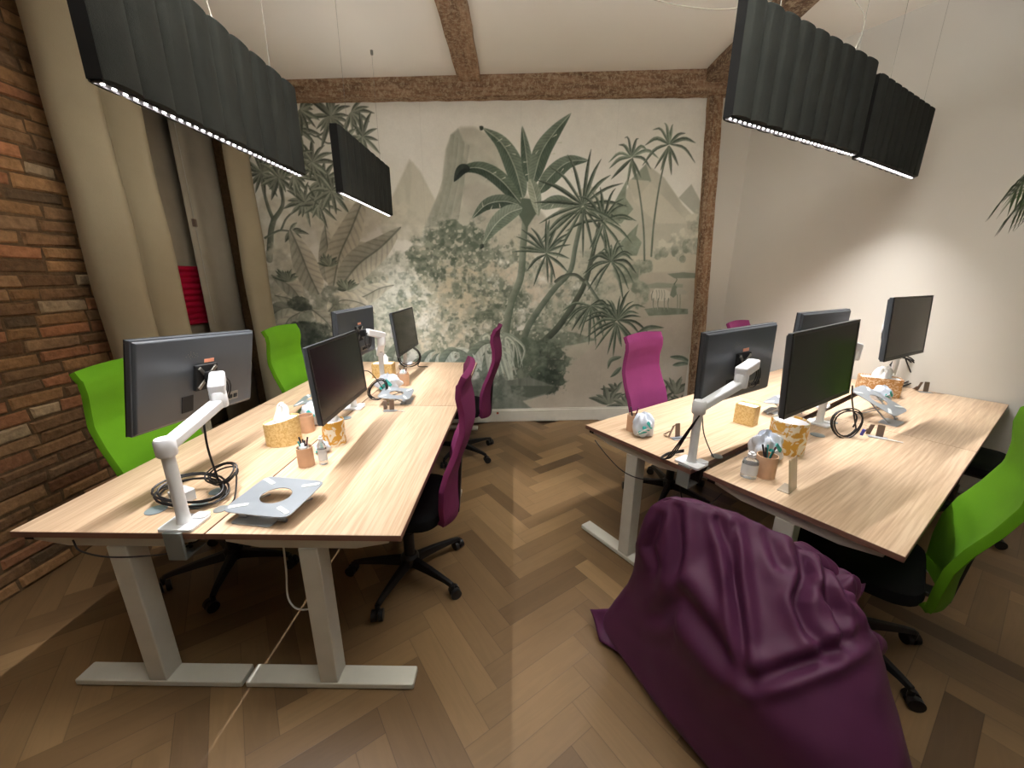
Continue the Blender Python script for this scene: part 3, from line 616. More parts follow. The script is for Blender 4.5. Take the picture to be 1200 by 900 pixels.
    stroke([(651, 330), (660, 324), (674, 322), (685, 330)], 4, 4, (76, 82, 68), (110, 116, 98)); stroke([(640, 298), (646, 312), (646, 330)], 3, 3, tc, tl)
    stroke([(687, 330), (700, 350), (714, 368), (724, 392), (727, 402)], 4, 3, tc, tl); stroke([(693, 308), (701, 300), (710, 301), (716, 306)], 2.6, 2.6, (80, 86, 72), (96, 102, 86))
    poly([(604, 240), (612, 232), (628, 234), (634, 244), (626, 254), (617, 268), (608, 252)], G1, 2)
    Ld, Ll, Lm = (92, 106, 88), (122, 134, 114), (160, 168, 148)
    leaf([(613, 232), (603, 196), (588, 168), (566, 150)], 9.5*KX, Ld, Ll, 1.1, Lm); leaf([(620, 214), (617, 185), (612, 148)], 5.5*KX, Ld, Ll, 1.1, Lm)
    leaf([(624, 216), (634, 180), (650, 155), (669, 133)], 8.5*KX, Ll, Ld, 1.1, Lm); leaf([(631, 226), (646, 206), (666, 190), (690, 188)], 8*KX, Ll, Ld, 1.1, Lm)
    leaf([(610, 238), (588, 212), (566, 198), (546, 198), (534, 209)], 7.5*KX, (74, 86, 70), (104, 116, 96), 1.1, Lm); leaf([(551, 198), (541, 199), (532, 213)], 4.5*KX, (52, 58, 50), (64, 70, 60))
    leaf([(608, 240), (590, 236), (570, 240), (553, 256)], 6.5*KX, (76, 88, 72), (108, 118, 100), 1.1, Lm); leaf([(612, 244), (596, 250), (580, 264), (566, 286)], 8*KX, Ll, (140, 150, 130), 1.1, (176, 182, 162))
    leaf([(633, 243), (655, 236), (680, 244)], 6*KX, Ll, (134, 144, 124), 1.1, Lm); leaf([(621, 210), (627, 228), (631, 254)], 6*KX, (142, 152, 130), (168, 174, 150), 1.1, (190, 194, 172))
    leaf([(566, 152), (562, 148)], 2*KX, G0, G0)
    for (a, b) in (((588, 163), (583, 166)), ((598, 170), (592, 172)), ((604, 181), (600, 180)), ((581, 202), (577, 204)), ((592, 208), (588, 210)), ((570, 210), (567, 213)), ((575, 246), (577, 241)), ((566, 242), (565, 237)), ((586, 243), (585, 238)), ((652, 158), (647, 161)), ((658, 167), (652, 168)), ((650, 180), (645, 181)), ((628, 180), (631, 176)), ((614, 190), (618, 190)), ((616, 205), (620, 204)), ((660, 198), (657, 202)), ((671, 202), (668, 197)), ((648, 240), (645, 245))):
        stroke([a, ((a[0]+b[0])/2, (a[1]+b[1])/2), b], 1.1, .3, (206, 206, 186), (206, 206, 186))
    leaf([(566, 286), (563, 292)], 2*KX, (60, 66, 56), G0)
    for (u, v, r, n, a0, a1, w, s, dr) in ((683, 240, 56, 13, -40, 220, 1.8, 1, .12), (707, 258, 40, 11, -30, 190, 1.6, 2, .2), (683, 243, 46, 7, 190, 350, 1.6, 3, .25), (707, 262, 34, 5, 230, 320, 1.5, 4, .25), (640, 296, 34, 12, -10, 190, 1.7, 5, .1), (640, 298, 26, 5, 190, 350, 1.4, 6, .3),
                    (716, 306, 30, 16, -70, 250, 1.4, 7, .45), (692, 358, 32, 15, 170, 390, 1.4, 8, .5), (723, 375, 38, 17, -60, 210, 1.6, 9, .3), (722, 378, 32, 6, 200, 330, 1.5, 10, .2)):
        tuft(u, v, r, n, (76, 86, 70), (116, 124, 106), a0, a1, w, dr, s)
    for (u, v, tr) in ((740, 184, [(741, 186), (749, 225), (754, 268), (755, 305)]), (784, 169, [(783, 172), (773, 215), (766, 262), (763, 300)])):
        stroke(tr, 1.8, 2.6, G1, G2); tuft(u, v, 27, 8, (104, 116, 98), (138, 148, 128), -20, 205, 1.5, .38, 11); tuft(u, v+2, 24, 4, G1, G2, 215, 325, 1.5, .1, 12)
    # ---------- lower right: bushes, islands, leaves
    bush(630, 425, 44, 34, G0, G2, .95, n_fine); bush(612, 412, 24, 20, G1, G2, .9); bush(640, 446, 28, 18, (60, 68, 56), G1, .95, n_fine)
    poly([(560, 470), (590, 446), (620, 442), (650, 452), (640, 462), (612, 470), (628, 482), (560, 496)], (126, 130, 116), 3, .95, (n_str-.5)*50)
    poly([(598, 452), (652, 452), (650, 458), (620, 466), (600, 462)], (88, 94, 80), 2.5, .7)
    for (u, v, r, a0, a1, n) in ((722, 460, 20, 60, 200, 5), (712, 474, 26, 20, 160, 7), (790, 462, 28, 20, 140, 7), (735, 478, 26, 60, 170, 6), (772, 480, 34, 30, 150, 7), (798, 478, 24, 60, 170, 5)): tuft(u, v, r, n, (96, 100, 84), (128, 130, 112), a0, a1, 3.2, .15, 20)
    for (a, b, c_) in (((728, 418), (716, 422), (712, 432)), ((728, 430), (720, 438), (715, 442)), ((785, 418), (800, 420), (812, 428)), ((788, 428), (800, 426), (808, 427)), ((745, 392), (760, 384), (778, 384))): leaf([a, b, c_], 2.6*KX, G1, G2, prof=.8)
    # arching grass left of the near chairs
    for i in range(16):
        q = rs.rand(4); x = 575+rs.rand()*26; leaf([(x, 445), (x-12+q[0]*10, 405-q[1]*14), (x-10+30*q[2], 398+q[3]*10), (x+16*(q[0]-.2)+6, 430)], 2.2*KX, (150, 158, 140), (196, 200, 182), prof=.6)
    # ---------- left tree with leaf crowns
    k0, k1 = (92, 98, 84), (128, 132, 114)
    stroke([(316, 304), (317, 285), (318, 270), (321, 258)], 8, 6, k0, k1); stroke([(321, 258), (315, 244), (309, 222), (307, 203)], 4.5, 2.5, k0, k1); stroke([(321, 258), (331, 242), (331, 226), (327, 210)], 5.5, 2.5, k0, k1)
    stroke([(311, 279), (323, 272), (330, 270), (340, 271)], 2.6, 1.8, k0, k1); stroke([(330, 269), (336, 256), (346, 247), (356, 240)], 2.4, 1.6, k0, k1); stroke([(345, 160), (362, 157), (372, 160), (385, 150), (388, 140)], 2, 1.6, k0, k1)
    stroke([(372, 160), (384, 168), (394, 166)], 2, 1.4, k0, k1); stroke([(375, 210), (372, 196), (366, 186)], 2, 1.5, k0, k1); stroke([(300, 120), (310, 150), (318, 180), (326, 206)], 2, 1.6, k0, k1)
    for i, (u, v, r, n) in enumerate(((307, 202, 21, 14), (327, 208, 20, 14), (357, 237, 21, 16), (374, 240, 20, 12), (379, 212, 24, 16), (366, 190, 22, 13), (340, 271, 18, 7), (389, 224, 20, 11), (387, 136, 24, 18), (412, 131, 20, 8), (350, 150, 20, 10), (345, 182, 20, 12), (425, 160, 22, 10), (352, 128, 18, 8), (300, 160, 20, 10), (318, 150, 18, 9), (345, 205, 18, 8), (404, 165, 16, 8))):
        tuft(u, v, r, n, (100, 106, 90), (140, 144, 126), -200 if n > 8 else -130, 150 if n > 8 else 60, 2.0, .12, 30+i, .4)
    # ---------- big outlined leaves lower left
    Pd, Pl, Pm = (164, 162, 144), (194, 190, 170), (120, 122, 106)
    bush(350, 378, 80, 60, (134, 138, 120), (176, 174, 156), .9); bush(330, 330, 40, 46, (168, 166, 148), (192, 188, 168), .7)
    leaf([(374, 345), (362, 320), (352, 295), (340, 268)], 13*KX, Pd, Pl, .55, Pm); leaf([(386, 332), (385, 300), (381, 264)], 10*KX, Pd, Pl, .6, Pm)
    leaf([(390, 340), (398, 300), (412, 268), (430, 222)], 13*KX, (178, 174, 154), Pl, .5, Pm); leaf([(398, 338), (420, 310), (446, 290), (470, 266)], 14*KX, Pd, Pl, .55, Pm)
    leaf([(404, 352), (425, 348), (445, 338), (462, 334)], 9*KX, (206, 204, 184), (184, 182, 162), .5, Pm); leaf([(385, 365), (400, 352), (425, 356), (440, 368)], 9*KX, (208, 204, 184), (190, 186, 166), .4, Pm)
    leaf([(400, 410), (385, 380), (365, 362)], 12*KX, (200, 196, 176), (176, 174, 156), .5, Pm); leaf([(358, 366), (345, 352), (322, 346)], 10*KX, Pd, Pl, .5, Pm); leaf([(352, 350), (340, 335), (318, 322)], 9*KX, (150, 150, 134), (184, 180, 162), .5, Pm)
    leaf([(330, 395), (338, 375), (352, 366)], 9*KX, Pl, Pd, .5, Pm); leaf([(316, 372), (330, 362), (350, 360)], 8*KX, (140, 142, 126), (176, 174, 156), .5, Pm)
    for (u, v, r) in ((385, 312, 13), (337, 330, 14), (406, 340, 14)): tuft(u, v, r, 11, (96, 104, 88), (132, 138, 120), 10, 170, 2, 0, 60)
    bush(372, 395, 60, 22, (52, 58, 48), (92, 98, 84), .9); bush(352, 356, 18, 10, (70, 76, 64), (110, 114, 98), .7); bush(400, 366, 20, 14, (80, 86, 72), (120, 124, 108), .6); bush(388, 345, 14, 12, (110, 116, 100), (150, 152, 136), .6)
    for i in range(34):
        q = rs.rand(4); x = 430+rs.rand()*150; y = 430+q[0]*24; a = q[1]*2.0-1.0; L_ = 26+q[2]*22
        leaf([(x, y), (x+L_*.5*math.sin(a)*1.2, y-L_*.6), (x+L_*1.1*math.sin(a), y-L_*.8+8*q[3])], (4.5+4.5*q[3])*KX, (126, 136, 118), (200, 204, 188), .7, (104, 112, 96), alpha=.95)
    for i in range(3):
        q = rs.rand(4); x = 566+rs.rand()*16; y = 420+q[0]*20; stroke([(x, y+20), (x-8+10*q[1], y-20), (x+14+10*q[2], y-18), (x+24, y+4)], 3.5, 1.6, (170, 176, 158), (200, 204, 188))
    bush(560, 470, 60, 36, (104, 110, 96), (140, 144, 128), .8); bush(430, 450, 90, 40, (96, 104, 88), (150, 154, 136), .7)
    poly([(566, 478), (600, 466), (632, 484), (566, 500)], (130, 134, 120), 3, .6)
    img = np.clip(img*1.05+(n_fine[..., None]-.5)*7+np.array([-2, 0, 5], np.float32), 16, 246)
    # faint paper joints between the wallpaper drops
    for x in np.arange(.75, 4.5, .94): c_ = int(x*PPM); img[:, c_:c_+1] *= .97
    # mesh
    gx, gz = W, Hh; X = X0+np.arange(gx)/PPM; Z = Z1-np.arange(gz)/PPM
    XX, ZZ = np.meshgrid(X, Z); YY = WB+WK*XX-.004; co = np.stack([XX, YY, ZZ], -1).reshape(-1, 3).astype(np.float32)
    idx = np.arange(gx*gz).reshape(gz, gx); q = np.stack([idx[1:, :-1], idx[1:, 1:], idx[:-1, 1:], idx[:-1, :-1]], -1).reshape(-1, 4)
    me = bpy.data.meshes.new('wall_mural'); me.vertices.add(len(co)); me.vertices.foreach_set('co', co.ravel()); me.loops.add(q.size); me.loops.foreach_set('vertex_index', q.ravel().astype(np.int32))
    me.polygons.add(len(q)); me.polygons.foreach_set('loop_start', np.arange(0, q.size, 4, dtype=np.int32)); me.update(calc_edges=True)
    l = img/255; l = np.where(l <= .04045, l/12.92, ((l+.055)/1.055)**2.4); rgba = np.concatenate([l, np.ones_like(l[..., :1])], -1).reshape(-1, 4).astype(np.float32)
    at = me.attributes.new('col', 'FLOAT_COLOR', 'POINT'); at.data.foreach_set('color', rgba.ravel()); me.validate()
    o = link('wall_mural', me, vcol('painted_wallpaper', rough=.85, bump=None, noise=.03, ns=60))
    prop(o, 'grey green jungle mural wallpaper with palms and mountains covering the back wall', 'mural')
make_mural()

# ================================================================== DESKS
def make_desk():
    """0.70 x 1.40 m height-adjustable desk; local x across, y along"""
    t = thing('desk', 'x', 'desk'); W, L_ = .69, 1.405
    tb = MB(); tb.box(0, W, 0, L_, ZT-.024, ZT); top = tb.build('desktop', M['oak'], t, bevel=.0012, seg=1)
    eb = MB()
    for a in ((-.0012, 0, 0, L_), (W, W+.0012, 0, L_), (0, W, -.0012, 0), (0, W, L_, L_+.0012)): eb.box(a[0], a[1], a[2], a[3], ZT-.0235, ZT-.001)
    eb.build('edge_band', M['edge'], top)
    for y, nm in ((.045, 0), (L_-.045, 1)):
        b = MB(); z1 = ZT-.0245; pr = [(.05, z1), (W-.05, z1), (W-.05, z1-.022), (W-.17, z1-.046), (.17, z1-.046), (.05, z1-.022)]
        vs = [(x, y-.028, z) for x, z in pr]+[(x, y+.028, z) for x, z in pr]; n = 6
        b.add(vs, [tuple(range(n)), tuple(range(n, 2*n))[::-1]]+[(i, (i+1) % n, n+(i+1) % n, n+i) for i in range(n)])
        b.build('side_bracket', M['frame'], t, bevel=.003)
        b = MB(); b.box(W/2-.038, W/2+.038, y-.03, y+.04, .36, z1-.045); b.box(W/2-.044, W/2+.044, y-.036, y+.046, .03, .40)
        leg = MB(); leg.box(W/2-.036, W/2+.036, y-.032, y+.045, .028, z1-.045).build('leg', M['frame'], t, bevel=.004)
        f = MB(); f.prism(rrect(W-.008, .08, .006, 3, W/2, y+.005), .004, .03); f.build('foot', M['foot'], t, bevel=.004)
        for x in (.06, W-.06): MB().cyl(.016, (x, y+.005, 0), (x, y+.005, .006), 12).build('levelling_glide', M['blackm'], t)
    for x in (W/2-.09, W/2+.07): MB().box(x, x+.022, .07, L_-.07, ZT-.062, ZT-.026).build('frame_rail', M['frame'], t, bevel=.002)
    MB().box(.012, .06, .02, .05, ZT-.05, ZT-.025).build('corner_clip', M['blackm'], t, bevel=.003)
    MB().box(W/2+.02, W/2+.2, .32, 1.08, ZT-.12, ZT-.115).box(W/2+.02, W/2+.025, .32, 1.08, ZT-.12, ZT-.07).box(W/2+.195, W/2+.2, .32, 1.08, ZT-.12, ZT-.07).box(W/2+.02, W/2+.2, .32, .335, ZT-.12, ZT-.026).box(W/2+.02, W/2+.2, 1.065, 1.08, ZT-.12, ZT-.026).build('cable_tray', M['tray'], t)
    return t
desk0 = make_desk()
dl = []
def LP(x, y, z=0): return Vector((x, y, z))
D = [('L', -1.785, 1.162, 'light oak desk of the left island, near left, beside the nearest green chair'),
     ('L', -1.088, 1.162, 'light oak desk of the left island, near right, under the front-facing dark monitor'),
     ('L', -1.785, 2.572, 'light oak desk of the left island, far left, before the farther green chair'),
     ('L', -1.088, 2.572, 'light oak desk of the left island, far right, ending at the mural'),
     ('R', 0, 0, 'light oak desk of the right island, near left, beside the full magenta chair'),
     ('R', .034, .735, 'light oak desk of the right island, nearest, behind the plum bean bag'),
     ('R', 1.41, .0, 'light oak desk of the right island, far left, against the plain wall'),
     ('R', 1.444, .735, 'light oak desk of the right island, far right, against the plain wall')]
for i, (g, p, q, lab) in enumerate(D):
    loc = LP(p, q) if g == 'L' else RP(p, q)
    o = desk0 if i == 0 else dup(desk0, group=None)
    o.location = loc; o.rotation_euler = (0, 0, 0 if g == 'L' else ROTR); o['label'] = lab; o['group'] = 'light oak sit-stand desks'
for ch in [o for o in bpy.data.objects if o.parent == None and o.name.startswith('desk')]: pass

# ================================================================== CHAIRS (local +y is where the sitter looks)
BZ = [(.40, .255, .33), (.45, .262, .40), (.55, .258, .455), (.65, .262, .475), (.74, .285, .48), (.84, .325, .47), (.94, .355, .455), (1.02, .352, .44), (1.10, .335, .45), (1.16, .338, .45), (1.215, .36, .455)]
def bprof(v):
    z = BZ[0][0]+(BZ[-1][0]-BZ[0][0])*v
    zs = [b[0] for b in BZ]; return z, float(np.interp(z, zs, [b[1] for b in BZ])), float(np.interp(z, zs, [b[2] for b in BZ]))
def make_chair(m, label, cat='chair'):
    t = thing('office_chair', label, cat)
    mb = MB()
    def fn(u, v):
        z, y, w = bprof(v); x = (u-.5)*w; q = (2*u-1)**2
        return (x, -y+.055*q*(1-.55*v), z+(.03*q if v < .06 else 0)-(.012*q if v > .94 else 0))
    mb.grid(fn, 21, 44); o = mb.build('backrest', m, t, True, auto=False)
    s = o.modifiers.new('thick', 'SOLIDIFY'); s.thickness = .028; s.offset = -1; b = o.modifiers.new('soft', 'BEVEL'); b.width = .008; b.segments = 3; b.limit_method = 'ANGLE'; b.angle_limit = R(50)
    # seat cushion
    mb = MB()
    pts = rrect(.49, .47, .1, 6, 0, .03)
    prof = [(.9, .425), (1.0, .437), (1.02, .46), (.99, .485), (.9, .497), (.5, .492), (0.02, .488)]
    n = len(pts); vs = []; fs = []
    for k, (s_, z) in enumerate(prof):
        for x, y in pts: vs.append((x*s_, .03+(y-.03)*s_, z-(.02 if y > .2 and s_ > .8 else 0)))
    fs = [(k*n+i, k*n+(i+1) % n, (k+1)*n+(i+1) % n, (k+1)*n+i) for k in range(len(prof)-1) for i in range(n)]+[tuple(range(n))[::-1], tuple(range((len(prof)-1)*n, len(prof)*n))]
    mb.add(vs, fs); mb.build('seat', M['seat'], t, True)
    mb = MB(); mb.box(-.11, .11, -.12, .13, .375, .425).build('tilt_mechanism', M['black'], t, bevel=.012)
    MB().tube([(.1, .03, .395), (.2, .04, .39), (.25, .04, .385)], .007, 8).build('lever', M['black'], t, True)
    bz = MB(); bz.bar((0, -.1, .40), (0, -.285, .41), .07, .02); bz.bar((0, -.28, .405), (0, -.30, .70), .07, .016, up=(0, 1, 0)); bz.build('back_bracket', M['black'], t, bevel=.005)
    g = MB(); g.lathe([(.03, .1), (.03, .26), (.022, .262), (.022, .38)], 20).build('gas_lift', M['black'], t, True)
    MB().lathe([(.045, .06), (.05, .075), (.05, .115), (.036, .13)], 20).build('base_hub', M['black'], t, True)
    for k in range(5):
        a = R(72*k+18); c, s = math.cos(a), math.sin(a); L_ = MB()
        vs = []; 
        for r_, w, z0, z1 in ((.03, .026, .065, .115), (.15, .022, .072, .108), (.27, .017, .072, .095), (.315, .015, .066, .086)):
            for q, zz in ((-1, z0), (1, z0), (.6, z1), (-.6, z1)): vs.append((r_*c-q*w*s, r_*s+q*w*c, zz))
        fs = [(j*4+i, j*4+(i+1) % 4, (j+1)*4+(i+1) % 4, (j+1)*4+i) for j in range(3) for i in range(4)]+[(3, 2, 1, 0), (12, 13, 14, 15)]
        lg = L_.add(vs, fs).build('base_leg', M['black'], t, bevel=.004)
        w = MB(); cx, cy = .315*c, .315*s; ca = a+R(40+k*37)
        dx, dy = math.cos(ca), math.sin(ca)
        for q in (-1, 1): w.cyl(.028, (cx+q*.006*dx+.012*dy, cy+q*.006*dy-.012*dx, .028), (cx+q*.028*dx+.012*dy, cy+q*.028*dy-.012*dx, .028), 18)
        w.cyl(.012, (cx, cy, .035), (cx, cy, .075), 10)
        w.build('caster', M['black'], lg, True)
    return t
cg = make_chair(M['green'], ''); cm = make_chair(M['magenta'], '')
CH = [('g', LP(-1.60, 1.86), -90, 'bright green office chair behind the near monitor, beside the brick wall', 0),
      ('g', LP(-1.60, 3.19), -90, 'bright green office chair at the far left desk, in front of the corner curtain', 0),
      ('g', RP(.44, 1.25), 35.1, 'bright green office chair at the right edge, pushed in behind the bean bag', 9),
      ('g', RP(2.22, 1.34), 35.1, 'bright green office chair at the far right desk, mostly cut off by the frame', 0),
      ('m', LP(-.58, 1.82), 90, 'magenta office chair with its base showing, pushed in at the near left island', 3),
      ('m', LP(-.50, 3.36), 90, 'magenta office chair at the left island, nearest the mural', -3),
      ('m', RP(.87, .07), -144.9, 'magenta office chair seen from the front before the mural river', 4),
      ('m', RP(2.36, .04), -144.9, 'magenta office chair showing only its top edge over the back of a monitor', 4)]
ug = um = False
for k, loc, rot, lab, dr in CH:
    if k == 'g': o = dup(cg) if ug else cg; ug = True
    else: o = dup(cm) if um else cm; um = True
    o.location = loc; o.rotation_euler = (0, 0, R(rot+dr)); o['label'] = lab; o['group'] = 'green office chairs' if k == 'g' else 'magenta office chairs'

# ================================================================== MONITORS AND ARMS
def make_monitor():
    """27-inch monitor; local origin at the middle of its body, the picture faces -y"""
    W, Hm = .61, .36; t = thing('monitor', 'x', 'monitor')
    b = MB(); b.box(-W/2, W/2, -.008, .012, -Hm/2, Hm/2)
    vs = [(-W/2+.004, .012, -Hm/2+.004), (W/2-.004, .012, -Hm/2+.004), (W/2-.004, .012, Hm/2-.004), (-W/2+.004, .012, Hm/2-.004), (-W/2+.012, .022, -Hm/2+.012), (W/2-.012, .022, -Hm/2+.012), (W/2-.012, .022, Hm/2-.012), (-W/2+.012, .022, Hm/2-.012)]
    b.add(vs, [(7, 6, 5, 4), (0, 4, 5, 1), (1, 5, 6, 2), (2, 6, 7, 3), (3, 7, 4, 0), (0, 1, 2, 3)])
    b.build('housing', M['back'], t, bevel=.003)
    f = MB(); e = .012
    f.box(-W/2-.001, W/2+.001, -.011, -.006, -Hm/2-.001, -Hm/2+.02).box(-W/2-.001, W/2+.001, -.011, -.006, Hm/2-e, Hm/2+.001).box(-W/2-.001, -W/2+e, -.011, -.006, -Hm/2+.02, Hm/2-e).box(W/2-e, W/2+.001, -.011, -.006, -Hm/2+.02, Hm/2-e)
    f.build('bezel', M['bezel'], t, bevel=.001)
    MB().box(-W/2+e, W/2-e, -.0095, -.0082, -Hm/2+.02, Hm/2-e).build('screen', M['screen'], t)
    v = MB(); v.box(-.055, .055, .0215, .037, -.055, .055).build('vesa_plate', M['blackm'], t, bevel=.002)
    p = MB(); p.box(-.2, -.03, .0215, .0245, -.145, -.105).build('port_panel', M['port'], t, bevel=.001)
    q = MB()
    for i in range(5): q.box(-.19+i*.03, -.172+i*.03, .024, .028, -.135, -.117)
    q.build('port', M['blackm'], t)
    q = MB(); q.box(.055, .11, .0215, .0245, -.14, -.07).build('power_inlet', M['blackm'], t, bevel=.001)
    q = MB()
    for i in range(14):
        a = i*2.4; r_ = .006+.0014*i; q.cyl(.0016, (.06+r_*math.cos(a)*1.3, .021, .1+r_*math.sin(a)*.7), (.06+r_*math.cos(a)*1.3, .0235, .1+r_*math.sin(a)*.7), 6)
    q.build('vent_dots', M['port'], t)
    q = MB(); q.box(-.05, .0, .0215, .024, .06, .075).build('inventory_label', M['label'], t)
    return t
mon0 = make_monitor(); MONS = []
# centre, yaw of the visible face, tilt, roll, and whether the visible face is the back
MD = [('A', LP(-1.347, 1.611, 1.195), 87.2, -9.4, -4.4, True, 'dark monitor seen from behind on the near left arm, in front of a green chair'),
      ('B', LP(-.894, 1.933, 1.137), 92.6, 3.8, -.6, False, 'dark monitor facing the aisle in the middle of the left island'),
      ('C', LP(-1.151, 2.821, 1.209), 87.2, -2.3, 0, True, 'monitor seen from behind at the far end of the left island'),
      ('D', LP(-.97, 3.436, 1.149), 89.4, 6.0, 0, False, 'steeply foreshortened monitor facing the aisle, nearest the mural'),
      ('E', LP(1.133, 1.906, 1.204), 30.9, .8, 1.4, True, 'monitor seen from behind on the white arm at the near corner of the right island'),
      ('F', LP(1.379, 1.697, 1.239), 30.7, 3.3, 2.4, False, 'largest front-facing dark monitor in the middle of the right island'),
      ('G', LP(1.804, 2.268, 1.257), 31.1, 0, 0, True, 'monitor seen from behind, its top showing over the largest screen'),
      ('H', LP(2.361, 2.345, 1.338), 30.0, 4.5, 0, False, 'front-facing monitor with a pale reflection beside the lit plain wall')]
for i, (k, c, yw, ti, ro, back, lab) in enumerate(MD):
    yw, ti, ro = R(yw), R(ti), R(ro)
    R0 = Vector((math.cos(yw), math.sin(yw), 0)); F = Vector((-math.sin(yw), math.cos(yw), 0)); U0 = Vector((0, 0, 1))*math.cos(ti)+F*math.sin(ti)
    X = R0*math.cos(ro)+U0*math.sin(ro); U = U0*math.cos(ro)-R0*math.sin(ro); Fw = U.cross(X)   # points away from the viewer
    if back: X, Y = -X, -Fw*1.0; Y = U.cross(X)
    else: Y = Fw
    o = mon0 if i == 0 else dup(mon0)
    off = -.022 if back else .008
    mt = Matrix(((X.x, Y.x, U.x, 0), (X.y, Y.y, U.y, 0), (X.z, Y.z, U.z, 0), (0, 0, 0, 1))); mt.translation = c + Y*off
    o.matrix_world = mt; o['label'] = lab; o['group'] = '27-inch desk monitors'
    MONS.append((k, c+Y*off, X.copy(), Y.copy(), U.copy()))
bpy.context.view_layer.update()
MON = {k: (c, X, Y, U) for k, c, X, Y, U in MONS}

def make_arm(base, key, top, elbow, label, edge=(0, -1), clampz=True, rot=0):
    """white monitor arm: plate and clamp on the desk, post, lower link, elbow, upper link and tilting head"""
    c, X, Y, U = MON[key]; base = Vector(base); t = thing('monitor_stand', label, 'monitor stand', (base.x, base.y, ZT), 0, 'white clamp-on monitor stands')
    inv = lambda P: Vector(P)-Vector((base.x, base.y, ZT))
    Rz = Matrix.Rotation(rot, 4, 'Z')
    p = MB(); p.prism(rrect(.125, .10, .012, 4), .001, .013, Rz); p.prism(rrect(.05, .04, .01, 3, .035, .035), .012, .02, Rz); p.build('base_plate', M['white'], t, bevel=.002)
    if clampz:
        q = MB(); ed = Rz @ Vector((0, -.047, 0)); q.box(-.032, .032, -.062, -.052, -.10, .006, Rz); q.box(-.032, .032, -.062, .03, -.105, -.097, Rz); q.build('clamp', M['grey'], t, bevel=.002)
        q = MB(); q.cyl(.006, (Rz @ Vector((0, 0, -.1))), (Rz @ Vector((0, 0, -.03))), 10); q.cyl(.018, (Rz @ Vector((0, 0, -.034))), (Rz @ Vector((0, 0, -.026))), 14); q.build('clamp_screw', M['black'], t, True)
    h = top-ZT
    MB().lathe([(.024, .012), (.021, .03), (.0195, .05), (.0195, h-.03)], 24).build('post', M['whitem'], t, True)
    MB().lathe([(.028, h-.034), (.031, h-.028), (.031, h+.02), (.026, h+.03)], 24).build('collar', M['white'], t, True)
    e = inv(elbow); P0 = Vector((0, 0, h)); d = (e-P0); d.z = 0; dn = d.normalized(); z1 = e.z
    lw = MB(); a = P0+dn*.01; b = Vector((e.x, e.y, z1-.045)); lw.bar(a, b, .05, .038); lw.bar(b-dn*.02, b+dn*.02, .052, .04)
    lw.build('lower_link', M['white'], t, bevel=.009, seg=3)
    MB().cyl(.012, a.lerp(b, .25)+Vector((0, 0, -.02)), a.lerp(b, .25)+Vector((0, 0, .0)), 8).build('cable_clip', M['grey'], t)
    MB().lathe([(.028, -.066), (.03, -.058), (.03, -.004), (.027, .0)], 22, c=(e.x, e.y, z1)).build('elbow', M['white'], t, True)
    head = inv(c + Y*.085)
    up = MB(); a = Vector((e.x, e.y, z1+.012)); b = head+Vector((0, 0, .012)); up.bar(a-(b-a).normalized()*.026, b, .056, .05); up.build('upper_link', M['white'], t, bevel=.01, seg=3)
    hd = MB(); hd.bar(head+Vector((0, 0, .01)), inv(c+Y*.04), .045, .05, up=U); hd.build('tilt_head', M['blackm'], t, bevel=.006)
    hb = MB(); q0 = inv(c+Y*.0375); 
    for sx, sz in ((1, 1), (1, -1), (-1, 1), (-1, -1)): hb.bar(q0, q0+X*(.045*sx)+U*(.045*sz)+Y*.002, .014, .006, up=Y)
    hb.build('mount_bracket', M['port'], t, bevel=.001)
    # looped cables under the head
    cb = MB(); 
    for k in range(3):
        r0 = .03+.008*k; o_ = head+Vector((0, 0, -.03)); cb.tube([o_+X*(r0*math.cos(R(a_)))*1.2+U*(-.02+r0*1.3*math.sin(R(a_)))+Y*(.004*k) for a_ in range(0, 360, 24)], .0028, 6, closed=True)
    cb.build('cable_loop', M['cable'], t, True)
    return t
bpy.context.view_layer.update()
make_arm((-1.20, 1.212), 'A', 1.05, (-1.205, 1.49, 1.165), 'white monitor arm clamped to the front edge of the left island, its post bare')
b = RP(.062, .655); make_arm((b.x, b.y), 'E', 1.035, tuple(RP(.25, .735, 1.185)), 'white monitor arm clamped at the near corner of the right island', rot=ROTR)
make_arm((-1.10, 2.50), 'B', 1.02, (-1.13, 2.2, 1.13), 'white monitor arm standing behind the front-facing monitor of the left island', clampz=False)
make_arm((-1.10, 3.10), 'C', 1.02, (-1.02, 2.92, 1.17), 'white monitor arm holding the far back-turned monitor of the left island', clampz=False)
make_arm((-1.12, 3.86), 'D', 1.00, (-1.14, 3.62, 1.12), 'white monitor arm nearest the mural on the left island', clampz=False)
b = RP(1.22, .80); make_arm((b.x, b.y), 'F', 1.02, tuple(RP(.85, .77, 1.17)), 'white monitor arm standing behind the largest screen of the right island', clampz=False, rot=ROTR)
b = RP(1.62, .66); make_arm((b.x, b.y), 'G', 1.02, tuple(RP(1.42, .84, 1.2)), 'white monitor arm of the half-hidden monitor on the right island', clampz=False, rot=ROTR)
b = RP(2.62, .82); make_arm((b.x, b.y), 'H', 1.04, tuple(RP(2.2, .80, 1.3)), 'white monitor arm at the wall end of the right island, beside a cable coil', clampz=False, rot=ROTR)

